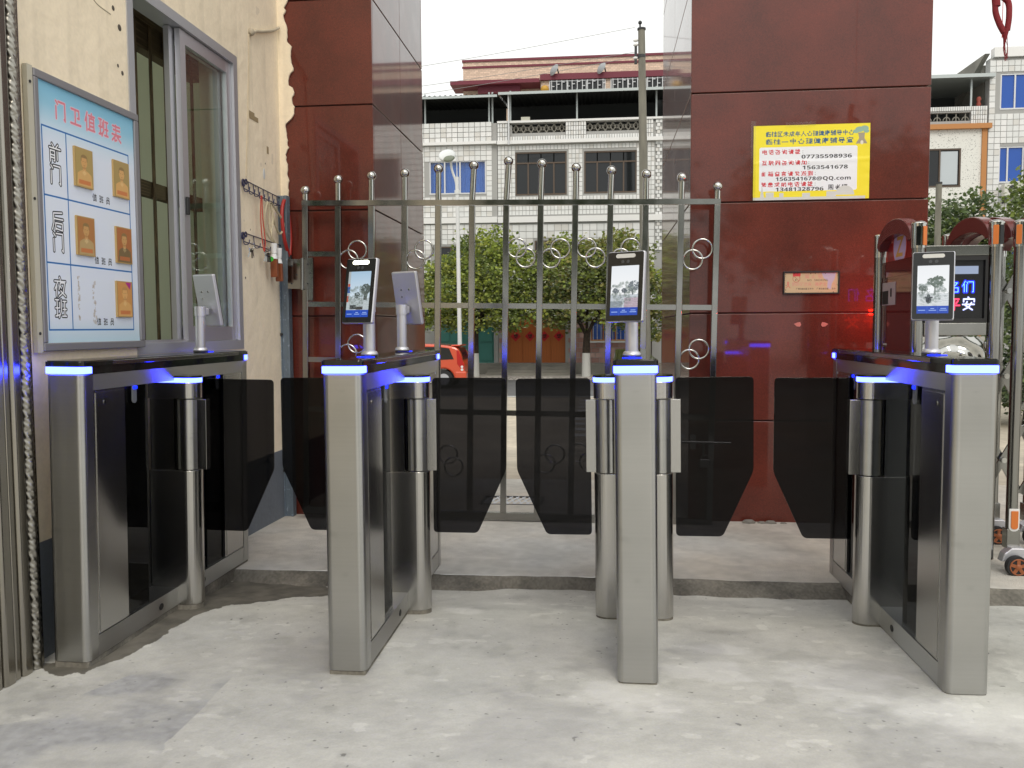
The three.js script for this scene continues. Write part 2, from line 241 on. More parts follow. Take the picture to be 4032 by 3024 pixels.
const concreteAt = (x, z, c) => {
  const a = fbm(x * 1.3, z * 1.3, 1, 4), b = fbm(x * 5, z * 9, 21, 4), d = fbm(x * 26, z * 26, 33, 3), f = hash(Math.floor(x * 400), Math.floor(z * 400), 5), sw = fbm(x * 3 + z * 2, z * 14 - x * 3, 61, 3);
  let k = 0.735 + 0.12 * (a - 0.5) + 0.1 * (b - 0.5) + 0.06 * (d - 0.5) + 0.035 * (f - 0.5) + 0.045 * (sw - 0.5), warm = 0.5 * (fbm(x * 2, z * 2, 71, 3) - 0.5);
  k -= 0.04 * sstep(0.62, 0.76, fbm(x * 9, z * 9, 91, 3)); if (fbm(x * 55, z * 55, 93, 2) > 0.885) k -= 0.2;
  if (fbm(x * 12 + 3, z * 20, 97, 3) > 0.735) k += 0.045;
  c[0] = k * (0.99 + 0.03 * warm); c[1] = k * 0.985; c[2] = k * (0.945 - 0.03 * warm);
};
const floorTex = dataTex(1450, 1055, (u, v, c) => {
  const x = F.x0 + u * (F.x1 - F.x0), z = F.z0 + v * (F.z1 - F.z0);
  concreteAt(x, z, c);
  const jx = x + 0.05 * (fbm(x * 14, z * 14, 51, 3) - 0.5), jz = z + 0.09 * (fbm(x * 14, z * 14, 53, 3) - 0.5);
  for (const [px, pz, r] of dusty) { const q = Math.hypot((x - px) * 0.7, z - pz) / r + 0.9 * (fbm(x * 10, z * 16, 57, 4) - 0.5); if (q < 0.75) { const t = 0.38 * sstep(0.75, 0.3, q); for (let i = 0; i < 3; i++) c[i] = mix(c[i], [0.87, 0.865, 0.85][i], t); } }
  for (const [px, pz, r] of greyish) { const q = Math.hypot((x - px) * 0.8, z - pz) / r + 1.1 * (fbm(x * 8, z * 12, 59, 4) - 0.5); if (q < 0.8) { const t = 0.32 * sstep(0.8, 0.35, q); for (let i = 0; i < 3; i++) c[i] = mix(c[i], [0.57, 0.565, 0.56][i], t); } }
  if (inside(patchOld, x + 0.012 * (fbm(x * 30, z * 30, 52, 2) - 0.5), z)) { const g = 0.56 + 0.2 * (fbm(x * 45, z * 45, 77, 3) - 0.5) + 0.14 * (fbm(x * 6, z * 6, 79, 3) - 0.5), t = 0.06 + 0.46 * sstep(0.4, 0.66, fbm(x * 4, z * 6, 81, 4)); c[0] = mix(c[0], g, t); c[1] = mix(c[1], g * 1.01, t); c[2] = mix(c[2], g * 1.03, t); }
  if (inside(stainDark, jx, jz)) { const k = 0.37 + 0.18 * (fbm(x * 18, z * 18, 87, 3) - 0.5); c[0] = k * 1.04; c[1] = k; c[2] = k * 0.9; }
});
const floorBump = dataTex(512, 512, (u, v, c) => { c[0] = c[1] = c[2] = 0.5 * fbm(u * 10, v * 10, 3, 4, 10) + 0.5 * fbm(u * 80, v * 80, 9, 2, 80); }, false, 4, 3);
M.floor = std(0xffffff, 0.82, 0, { map: floorTex, bumpMap: floorBump, bumpScale: 0.003 });
const slabTex = dataTex(768, 768, (u, v, c) => { // repeats every 4 m
  const a = fbm(u * 5, v * 5, 1, 4, 5), b = fbm(u * 22, v * 30, 21, 3, 22), d = fbm(u * 100, v * 100, 33, 2, 100), k = 0.745 + 0.15 * (a - 0.5) + 0.11 * (b - 0.5) + 0.08 * (d - 0.5), w = fbm(u * 8, v * 8, 71, 3, 8) - 0.5;
  c[0] = k * (1.0 + 0.06 * w); c[1] = k * 0.98; c[2] = k * (0.935 - 0.06 * w);
}, true, 0.25, 0.25);
M.slab = std(0xffffff, 0.88, 0, { map: slabTex, bumpMap: floorBump, bumpScale: 0.005 });
const lipZ = (x) => -3.735 + 0.05 * (fbm(x * 1.7, 3, 5, 3) - 0.5) + 0.02 * (fbm(x * 9, 1, 6, 3) - 0.5), toeZ = (x) => lipZ(x) + 0.035 + 0.085 * sstep(0.4, 0.65, fbm(x * 1.4 + 4, 2, 8, 3)) + 0.025 * (fbm(x * 12, 5, 9, 2) - 0.5);
const floorY = (x, z) => 0.004 * (fbm(x * 1.5, z * 1.5, 13, 3) - 0.5) - 0.036 * sstep(-3.15, -3.62, z);
function sheet(x0, x1, z0, z1, nx, nz, yf, uvf) {
  const g = new THREE.PlaneGeometry(1, 1, nx, nz).rotateX(-Math.PI / 2), p = g.attributes.position, uv = g.attributes.uv;
  for (let i = 0; i < p.count; i++) { const a = p.getX(i) + 0.5, b = p.getZ(i) + 0.5, x = mix(x0, x1, a), z = mix(z0, z1, b); const q = yf(x, z, a, b); p.setXYZ(i, q[0] ?? x, q[1], q[2] ?? z); const w = uvf ? uvf(p.getX(i), p.getZ(i)) : [p.getX(i), p.getZ(i)]; uv.setXY(i, w[0], w[1]); }
  g.computeVertexNormals(); return g;
}
struct('forecourt_floor', sheet(F.x0, F.x1, F.z0, F.z1, 160, 120, (x, z) => [x, floorY(x, z), z], (x, z) => [(x - F.x0) / (F.x1 - F.x0), (z - F.z0) / (F.z1 - F.z0)]), M.floor);
struct('schoolyard_paving', [sheet(F.x1, 40, F.z0, F.z1, 20, 4, (x, z) => [x, -0.036 * sstep(-3.15, -3.62, z), z]), sheet(-40, 40, F.z1, 60, 20, 20, (x, z) => [x, 0, z])], M.slab);
struct('gate_step', sheet(-1.87, 30, 0, 1, 700, 3, (x, z, a, b) => { const xx = -1.87 + 10 * a * a + 21.87 * a * a * a; return [xx, mix(0.008, -0.045, b) + (b > 0.1 && b < 0.9 ? 0.006 * (fbm(xx * 20, b * 9, 4, 3) - 0.5) : 0), mix(lipZ(xx), toeZ(xx), b)]; }), M.mortar);
struct('gateway_slab', sheet(-1.9, 30, 0, 1, 400, 24, (x, z, a, b) => { const xx = -1.9 + 10 * a * a + 21.9 * a * a * a, zz = mix(-6.4, lipZ(xx), b); return [xx, mix(-0.035, 0.008, sstep(0, 0.9, b)) + 0.003 * (fbm(xx * 2, zz * 2, 3, 3) - 0.5), zz]; }), M.slab);
M.ramp = std(0xffffff, 0.92, 0, { map: dataTex(512, 512, (u, v, c) => { const k = 0.66 + 0.2 * (fbm(u * 6, v * 6, 1, 4, 6) - 0.5) + 0.1 * (fbm(u * 60, v * 60, 3, 2, 60) - 0.5); c[0] = k * 1.03; c[1] = k * 0.97; c[2] = k * 0.87; }, true, 0.2, 0.2) });
struct('driveway', [sheet(-40, 40, -15, -6.4, 8, 20, (x, z) => [x, mix(-0.035, -1.0, clamp((-6.4 - z) / 8.6)), z]), sheet(-60, 60, -26, -15, 2, 2, (x, z) => [x, -1.0, z])], M.ramp);
M.asphalt = std(0xffffff, 0.95, 0, { map: dataTex(512, 512, (u, v, c) => { const k = 0.36 + 0.1 * (fbm(u * 6, v * 6, 1, 4, 6) - 0.5) + 0.12 * (vnoise(u * 200, v * 200, 3, 200) - 0.5); c[0] = c[1] = c[2] = k; }, true, 0.25, 0.25) });
struct('street', sheet(-90, 90, -34.6, -26, 2, 2, (x, z) => [x, -1.0, z]), M.asphalt);
struct('street_edge_line', sheet(-60, 60, -26.35, -26.15, 1, 1, (x, z) => [x, -0.996, z]), std([0.6, 0.6, 0.57], 0.8));
M.paving = std(0xffffff, 0.9, 0, { map: dataTex(256, 256, (u, v, c) => { const a = (u + v) * 8, b = (u - v) * 8 + 16, j = a % 1 < 0.08 || b % 1 < 0.08, k = j ? 0.4 : 0.62 + 0.1 * hash(Math.floor(a), Math.floor(b), 3); c[0] = k; c[1] = k * 0.97; c[2] = k * 0.93; }, true, 0.5, 0.5) });
struct('sidewalk', uvm(bx(-90, 90, -1.3, -0.88, -44, -34.6)), M.paving);
struct('ground', sheet(-300, 300, -500, -44, 2, 2, (x, z) => [x, -1.0, z]), M.ramp);
// zebra bars painted on the forecourt apron: the crossing leads straight away from the gate
{
  const zeb = std([0.62, 0.62, 0.6], 0.8), grp = new THREE.Group(); grp.name = 'zebra_crossing'; grp.userData = { kind: 'structure' }; scene.add(grp);
  for (let i = 0; i < 9; i++) { const z = -16.6 - i * 1.0; obj('painted_bar', sheet(-0.6, 3.4, z - 0.42, z, 1, 1, (x, zz) => [x, -0.996, zz]), zeb, grp); }
}
// drain cover outside the gate
{
  const d = thing('drain_cover', 'grey slotted drain cover set in the concrete outside the steel gate', 'drain cover', [-0.57, -0.03, -5.52]);
  obj('frame', [bx(-0.2, 0.2, 0, 0.014, 0.12, 0.14), bx(-0.2, 0.2, 0, 0.014, -0.14, -0.12), bx(-0.2, -0.18, 0, 0.013, -0.12, 0.12), bx(0.18, 0.2, 0, 0.013, -0.12, 0.12)], M.darkSteel, d);
  obj('pit', bx(-0.19, 0.19, 0.001, 0.003, -0.13, 0.13), M.blackMatt, d);
  for (let i = 0; i < 9; i++) for (const s of [-1, 1]) { const x = -0.17 + i * 0.0425; obj('grate_bar', sqbar(V(x - s * 0.03, 0.008, 0.12), V(x + s * 0.03, 0.008 + 0.001 * s, -0.12), 0.009, 0.008), M.aluFrame, d); }
}

// ---------------------------------------------------------------- granite pillars and canopy
function pillar(label, x0, x1, z0, zBack) {
  const p = thing('granite_pillar', label, 'pillar', [(x0 + x1) / 2, -0.03, (z0 + zBack) / 2]);
  const w = (x1 - x0) / 2, d = (z0 - zBack) / 2, g = 0.02;
  obj('core', bx(-w + g, w - g, -0.2, 4.5, -d + g, d - g), M.grout, p);
  const J = [-0.1, 0.6, 1.205, 1.82, 2.42, 3.02, 3.62, 4.22, 4.5];
  for (let i = 0; i + 1 < J.length; i++) {
    const y0 = J[i] + 0.004, y1 = J[i + 1] - 0.004, o = i * 0.73 + x0;
    const face = (a) => { const q = uvm(a); const uv = q.attributes.uv; for (let k = 0; k < uv.count; k++) uv.setX(k, uv.getX(k) + o); return q; };
    obj('granite_slab', face(bx(-w, w, y0, y1, d - g + 0.001, d, 0.003)), M.granite, p);
    obj('granite_slab', face(bx(-w, w, y0, y1, -d, -d + g - 0.001, 0.003)), M.granite, p);
    for (const s of [-1, 1]) { const n = 2, L = 2 * d - 2 * g; for (let k = 0; k < n; k++) obj('granite_slab', face(bx(s * w, s * (w - g + 0.001), y0, y1, -d + g + (k * L) / n + 0.001, -d + g + ((k + 1) * L) / n - 0.001, 0.003)), M.granite, p); }
  }
  return p;
}
pillar('wide red granite pillar carrying the yellow poster', 0.495, 1.77, -4.96, -7.2);
pillar('red granite pillar between the cream wall and the steel gate', -2.6, -1.31, -4.96, -6.37);
const canopy = thing('gate_canopy', 'flat grey canopy roof over the gateway on the granite pillars', 'canopy', [1.0, 4.47, -5.4]);
obj('roof_slab', bx(-6, 6, 0, 0.25, -2.2, 0.42), M.ceiling, canopy);

// ---------------------------------------------------------------- gatehouse wall with window
const WX = -1.86, WIN = { z0: -4.35, z1: -3.31, y0: 1.0, y1: 2.49 };
{
  const h = thing('gatehouse', 'cream plastered gatehouse wall with blue grey lower band', 'building', [WX, 0, -3.4]);
  const L = (z) => z + 3.4; // local
  const zb = L(-4.95), zf = L(2.5), T = -0.2;
  const wall = (name, y0, y1, a, b, m) => obj(name, uvm(bx(T, 0, y0, y1, a, b)), m, h);
  wall('wall', 0.395, WIN.y0, zb, zf, M.plaster); wall('wall', WIN.y1, 4.45, zb, zf, M.plaster); wall('wall', WIN.y0, WIN.y1, zb, L(WIN.z0), M.plaster); wall('wall', WIN.y0, WIN.y1, L(WIN.z1), zf, M.plaster);
  wall('lower_band', -0.1, 0.395, zb, zf, M.dado);
  // plaster smeared past the corner onto the pillar, with its ragged edge
  const pts = [[0, 0]]; for (let i = 0; i <= 190; i++) { const y = 1.62 + (i / 190) * 2.6; const e = 0.085 + 0.02 * (fbm(y * 2.1, 1, 4, 2) - 0.5) + 0.03 * (fbm(y * 26, 2, 5, 3) - 0.5) - 0.03 * sstep(0.62, 0.7, fbm(y * 9, 6, 7, 2)) - 0.05 * sstep(2.34, 2.28, y) - 0.025 * sstep(2.72, 2.76, y); pts.push([e, y]); }
  pts[0] = [-0.02, 1.62]; pts.push([-0.02, 4.22]);
  obj('plaster_edge', uvm(extr(poly(pts), 0.012).translate(0, 0, zb + 0.0005 - 0.005)), M.plaster, h);
  // room behind the window
  obj('back_wall', [bx(-2.6, -2.5, 0, 0.7, zb, L(-1.5)), bx(-2.6, -2.5, 3.2, 4.4, zb, L(-1.5)), bx(-2.6, -2.5, 0.7, 3.2, zb, L(-4.7)), bx(-2.6, -2.5, 0.7, 3.2, L(-1.9), L(-1.5))], M.roomWall, h);
  for (const z of [zb, L(-1.6)]) obj('partition', bx(-2.5, T, 0, 4.4, z, z + 0.1), M.roomWall, h);
  obj('room_floor', bx(-2.5, T, -0.1, 0.05, zb + 0.1, L(-1.6)), M.cement, h);
  obj('room_ceiling', bx(-2.6, T, 4.4, 4.5, zb, L(-1.5)), M.roomWall, h);
  // the room's own window at the back
  obj('back_window_pane', bx(-2.552, -2.548, 0.7, 3.2, L(-4.7), L(-1.9)), M.glass, h);
  obj('back_window_frame', [bx(-2.58, -2.52, 0.7, 3.2, L(-3.48), L(-3.42)), bx(-2.58, -2.52, 0.7, 0.75, L(-4.7), L(-3.49)), bx(-2.58, -2.52, 0.7, 0.75, L(-3.41), L(-1.9))], M.aluFrame, h);
  obj('paint_patch', [bx(0.0005, 0.002, 2.22, 2.245, L(-4.62), L(-4.5)), bx(0.0005, 0.002, 2.245, 2.26, L(-4.57), L(-4.5)), bx(0.0005, 0.002, 2.08, 2.12, L(-4.76), L(-4.735))], std([0.33, 0.25, 0.14], 0.8), h);
  obj('filler_spot', [put(new THREE.SphereGeometry(0.016, 10, 8).scale(0.15, 1.9, 1), 0, 1.96, L(-4.69))], std([0.62, 0.63, 0.62], 0.9), h);
  obj('drill_hole', [[2.39, -2.83, 0.022], [2.33, -3.22, 0.01], [2.27, -3.26, 0.013], [2.52, -3.22, 0.008], [2.46, -3.19, 0.006], [2.1, -3.27, 0.009], [2.12, -3.24, 0.007], [1.87, -4.56, 0.006], [1.63, -4.48, 0.005], [1.37, -4.4, 0.007], [2.02, -4.71, 0.005]].map(([y, z, r]) => put(new THREE.SphereGeometry(r, 8, 6).scale(0.12, 1, 1), 0.0005, y, L(z))), std([0.09, 0.075, 0.06], 0.95), h);
  obj('plaster_crack', [[[2.62, -2.75], [2.5, -2.9], [2.47, -3.02], [2.42, -3.12], [2.37, -3.22]], [[2.43, -2.84], [2.38, -2.95], [2.35, -3.04], [2.31, -3.1], [2.3, -3.2]]].map((l) => tube(l.map(([y, z]) => V(0, y, L(z))), 0.0022, 24, 5)), std([0.4, 0.34, 0.25], 0.95), h);

  // sliding window: outer frame, one sash pushed over the other
  const w = thing('sliding_window', 'aluminium sliding window half open in the cream gatehouse wall', 'window', [WX - 0.04, WIN.y0, (WIN.z0 + WIN.z1) / 2], Math.PI / 2);
  const W = (WIN.z1 - WIN.z0) / 2, H = WIN.y1 - WIN.y0, f = 0.045;
  obj('frame', [bx(-W + f, W - f, 0, f, -0.05, 0.045), bx(-W + f, W - f, H - f, H, -0.05, 0.045), bx(-W, -W + f, 0, H, -0.05, 0.045), bx(W - f, W, 0, H, -0.05, 0.045)], M.aluFrame, w);
  obj('track', [bx(-W + f, W - f, f, f + 0.012, -0.015, -0.009), bx(-W + f, W - f, f, f + 0.012, 0.016, 0.022)], M.alu, w);
  const sash = (x0, x1, z, name) => { const s = obj(name, [bx(x0, x0 + 0.05, f + 0.006, H - f - 0.004, z - 0.012, z + 0.012), bx(x1 - 0.05, x1, f + 0.006, H - f - 0.004, z - 0.012, z + 0.012), bx(x0 + 0.05, x1 - 0.05, f + 0.006, f + 0.07, z - 0.011, z + 0.011), bx(x0 + 0.05, x1 - 0.05, H - f - 0.06, H - f - 0.004, z - 0.011, z + 0.011)], M.alu, w); obj('pane', bx(x0 + 0.05, x1 - 0.05, f + 0.07, H - f - 0.06, z - 0.0025, z + 0.0025), M.glass, s); return s; };
  sash(-0.06, W - f - 0.002, 0.018, 'sash'); sash(-0.1, W - f - 0.04, -0.014, 'sash');
  obj('latch', [bx(-0.052, -0.03, 0.62, 0.7, 0.03, 0.042, 0.004)], M.darkSteel, w);
  obj('inner_reveal', [bx(-W, W, -0.001 + H, H + 0.02, -0.16, -0.05)], M.oldIron, w);
  const g = thing('window_bars', 'rusty brown security bars behind the sliding window', 'window bars', [WX - 0.2, WIN.y0, (WIN.z0 + WIN.z1) / 2], Math.PI / 2);
  for (let i = 0; i < 8; i++) obj('bar', cylY(0.0085, 0.0085, -0.05, H + 0.05, -0.47 + i * 0.135, -0.02, 8), M.oldIron, g);
  obj('cross_beam', bx(-0.6, 0.6, 0.72, 0.79, -0.07, -0.032), M.oldIron, g);
  obj('head_beam', bx(-0.6, 0.6, H - 0.1, H + 0.06, -0.09, -0.035), M.oldIron, g);
  const fan = thing('electric_kettle', 'grey kettle standing on the dark desk inside the gatehouse window', 'kettle', [WX - 0.62, 1.0, -3.98]);
  obj('body', new THREE.LatheGeometry([[0, 0], [0.07, 0], [0.078, 0.02], [0.07, 0.12], [0.055, 0.17], [0.02, 0.19], [0, 0.195]].map(([a, b]) => new THREE.Vector2(a, b)), 24), M.alu, fan);
  obj('handle', tube([V(0, 0.17, 0.05), V(0, 0.2, 0.1), V(0, 0.12, 0.12), V(0, 0.03, 0.08)], 0.01, 16), M.blackMatt, fan);
  const dk = thing('desk', 'dark desk standing inside the gatehouse window', 'desk', [WX - 0.62, 0.05, -3.9]);
  obj('top', bx(-0.35, 0.35, 0.9, 0.95, -0.85, 0.85), M.brownFrame, dk);
  for (const [a, b] of [[-1, -1], [1, -1], [-1, 1], [1, 1]]) obj('leg', bx(a * 0.33, a * 0.28, 0, 0.9, b * 0.83, b * 0.78), M.brownFrame, dk);
}

// ---------------------------------------------------------------- things on the gatehouse wall
// duty roster board; local x runs along the wall away from the camera, local z out of the wall
{
  const z0 = -2.712, z1 = -3.345, y0 = 1.03, y1 = 1.955, w = (z0 - z1) / 2, h = y1 - y0;
  const b = thing('duty_roster_board', 'guard duty roster board in a grey frame beside the sliding window', 'notice board', [WX + 0.003, y0, (z0 + z1) / 2], Math.PI / 2);
  const tex = canvasTex(800, 1160, (g, W, H) => {
    const gr = g.createLinearGradient(0, 0, 0, H); gr.addColorStop(0, '#7fbcd9'); gr.addColorStop(0.08, '#93c6de'); gr.addColorStop(0.17, '#cddfee'); gr.addColorStop(0.24, '#dde4f1'); gr.addColorStop(0.9, '#dfe6f2'); gr.addColorStop(1, '#bfdae6'); g.fillStyle = gr; g.fillRect(0, 0, W, H);
    han(g, '门卫值班表', 128, 62, 90, { adv: 116, color: '#d8808f', weight: 0.115, edge: '#ecccd8', edgeWidth: 0.03 });
    g.strokeStyle = '#1b66ae'; g.lineWidth = 7; const X = [30, 206, 742], Y = [198, 500, 798, 1098];
    g.strokeRect(X[0], Y[0], X[2] - X[0], Y[3] - Y[0]); for (const y of Y.slice(1, 3)) { g.beginPath(); g.moveTo(X[0], y); g.lineTo(X[2], y); g.stroke(); } g.beginPath(); g.moveTo(X[1], Y[0]); g.lineTo(X[1], Y[3]); g.stroke();
    ['前门', '后门', '夜班'].forEach((t, i) => han(g, t, 74, Y[i] + 62, 92, { adv: 96, down: true, color: '#f2f3f6', weight: 0.075, edge: '#101216', edgeWidth: 0.055 }));
    for (let i = 0; i < 3; i++) han(g, '值班员', 404, Y[i] + 244, 36, { adv: 58, color: '#1b1d22', weight: 0.1 });
    g.fillStyle = 'rgba(150,125,100,0.32)'; for (let i = 0; i < 60; i++) { const e = hash(i, 3, 1) < 0.5 ? 250 + hash(i, 1, 2) * 14 : 372 + hash(i, 5, 2) * 24; g.fillRect(e, 845 + hash(i, 4, 3) * 215, 4 + hash(i, 6, 4) * 10, 5 + hash(i, 7, 5) * 16); }
  });
  const sw = 0.592, sh = h - 0.05, sx = -0.0205, cx = (u) => sx - sw / 2 + u * sw, cy = (v) => h / 2 + sh / 2 - v * sh;
  obj('backing', bx(sx - sw / 2 - 0.005, sx + sw / 2 + 0.02, 0.005, h - 0.005, 0.001, 0.012), M.whitePlastic, b);
  quad(sw, sh, new THREE.MeshStandardMaterial({ map: tex, roughness: 0.55 }), b, 'printed_sheet', sx, h / 2, 0.0135);
  const fl = sx - sw / 2, fr2 = sx + sw / 2;
  obj('frame', [bx(fl - 0.018, fr2 + 0.03, h - 0.028, h, 0.012, 0.022, 0.004), bx(fl - 0.018, fr2 + 0.03, 0, 0.028, 0.012, 0.022, 0.004), bx(fl - 0.018, fl + 0.004, 0.028, h - 0.028, 0.012, 0.022, 0.004), bx(fr2 - 0.002, fr2 + 0.03, 0.028, h - 0.028, 0.012, 0.022, 0.004)], std([0.27, 0.265, 0.28], 0.5, 0.4), b);
  const bt = obj('batten', uvm(bx(fl - 0.046, fl - 0.019, -0.004, h + 0.004, 0.001, 0.017)), std([0.5, 0.47, 0.38], 0.8), b);
  for (const y of [0.06, 0.5, h - 0.05]) obj('screw', put(new THREE.CylinderGeometry(0.005, 0.005, 0.003, 10), fl - 0.034, y, 0.018, Math.PI / 2), M.darkSteel, bt);
  // photograph cards: head and shoulders of guards in shirts
  const cards = [[0.41, 0.289, '#97854f', '#d2a566', '#cc965b', 1.0], [0.82, 0.29, '#93814d', '#d8a463', '#d3a163', 1.0], [0.405, 0.565, '#9b5c31', '#a9936a', '#c08f5a', 1.0], [0.825, 0.576, '#9a4a26', '#4c402d', '#c1905a', 1.0], [0.81, 0.813, '#c88444', '#dda461', '#e0a868', 1.0]];
  for (const [u, v, bgc, shirt, skin, k] of cards) {
    const W = 0.108 * k, H = 0.138 * k, c = obj('photo_card', bx(cx(u) - W / 2, cx(u) + W / 2, cy(v) - H / 2, cy(v) + H / 2, 0.0138, 0.021), std([0.46, 0.31, 0.12], 0.5), b);
    const pt = canvasTex(128, 164, (g) => {
      g.scale(1, 164 / 192); g.fillStyle = bgc; g.fillRect(0, 0, 128, 192);
      g.fillStyle = shirt; g.beginPath(); g.moveTo(6, 192); g.lineTo(12, 128); g.quadraticCurveTo(40, 108, 64, 106); g.quadraticCurveTo(90, 108, 118, 128); g.lineTo(124, 192); g.fill();
      g.fillStyle = skin; g.fillRect(52, 86, 24, 28); g.beginPath(); g.ellipse(64, 66, 23, 31, 0, 0, 7); g.fill();
      g.fillStyle = v > 0.8 ? '#b0793f' : '#6a5534'; g.beginPath(); g.ellipse(64, 44, 25, 18, 0, Math.PI, 0); g.fill(); g.fillRect(39, 42, 5, 20); g.fillRect(84, 42, 5, 20); g.fillStyle = 'rgba(255,235,190,0.35)'; g.beginPath(); g.moveTo(64, 106); g.lineTo(48, 122); g.lineTo(64, 136); g.lineTo(80, 122); g.fill(); g.fillStyle = 'rgba(120,70,35,0.35)'; g.beginPath(); g.ellipse(64, 96, 15, 6, 0, 0, 7); g.fill();
      g.fillStyle = 'rgba(90,50,25,0.55)'; g.fillRect(52, 61, 8, 3); g.fillRect(68, 61, 8, 3); g.fillRect(58, 82, 13, 3); g.fillStyle = 'rgba(190,80,40,0.8)'; g.fillRect(20, 160, 90, 22);
      g.fillStyle = 'rgba(222,184,122,0.34)'; g.fillRect(0, 0, 128, 192);
      if (u > 0.8 && v > 0.8) { g.fillStyle = '#b32a86'; g.beginPath(); g.moveTo(70, 0); g.lineTo(122, 0); g.lineTo(112, 40); g.fill(); }
    });
    quad(W - 0.008, H - 0.008, new THREE.MeshStandardMaterial({ map: pt, roughness: 0.3 }), c, 'photo_print', cx(u), cy(v), 0.0214);
  }
}
// stainless door column and fluted door leaf at the near end of the wall
{
  const d = thing('stainless_door', 'fluted stainless door post with twisted rope trim against the cream wall', 'door', [WX + 0.002, -0.01, -2.66]);
  const gs = []; let z = 0.105;
  for (const [w, r] of [[0.05, 0.02], [0.03, 0.012], [0.055, 0.02], [0.03, 0.012], [0.06, 0.02], [0.4, 0.012], [0.05, 0.02], [0.6, 0.012]]) { gs.push(bx(0, r + 0.018, 0, 4.4, z, z + w - 0.002, r * 0.7)); z += w; }
  obj('fluted_leaf', joined(gs), M.doorSteel, d);
  const R = 0.02, g = new THREE.CylinderGeometry(1, 1, 3.0, 40, 900, true), p = g.attributes.position;
  for (let i = 0; i < p.count; i++) { const a = Math.atan2(p.getZ(i), p.getX(i)), y = p.getY(i) + 1.5, ph = (y % 0.066) / 0.066, tw = Math.sin(5 * a - y * (ph < 0.62 ? 330 : 190)), seg = ph < 0.62 ? 0.6 : 1.1, r = R * (1 + 0.09 * tw * seg + 0.05 * Math.sin(ph * 6.283)); p.setXYZ(i, Math.cos(a) * r, y, Math.sin(a) * r); }
  g.computeVertexNormals(); obj('twisted_rope_trim', g.translate(0.022, 0, 0.078), std([0.34, 0.325, 0.29], 0.3, 1), d);
  obj('post_edge', [bx(0, 0.02, 0, 4.4, 0.028, 0.055, 0.004)], M.doorSteel, d);
}
// conduit running up the wall and across to the pillar
{
  const c = thing('wall_conduit', 'thin cream painted conduit with a bend on the gatehouse wall', 'conduit', [WX, 0, 0]);
  obj('pipe', tube([V(0.008, 2.66, -4.52), V(0.016, 2.69, -4.57), V(0.012, 2.72, -4.66), V(0.012, 2.79, -4.85), V(0.012, 2.83, -4.93)], 0.009, 40, 8), std([0.5, 0.44, 0.33], 0.6), c);
  obj('elbow', put(new THREE.SphereGeometry(0.02, 12, 10), 0.008, 2.675, -4.535), std([0.42, 0.36, 0.27], 0.7), c);
  obj('cable', tube([V(0.003, 2.66, -4.52), V(0.003, 2.4, -4.5), V(0.003, 1.9, -4.44)], 0.003, 20, 5), std([0.55, 0.47, 0.34], 0.8), c);
}
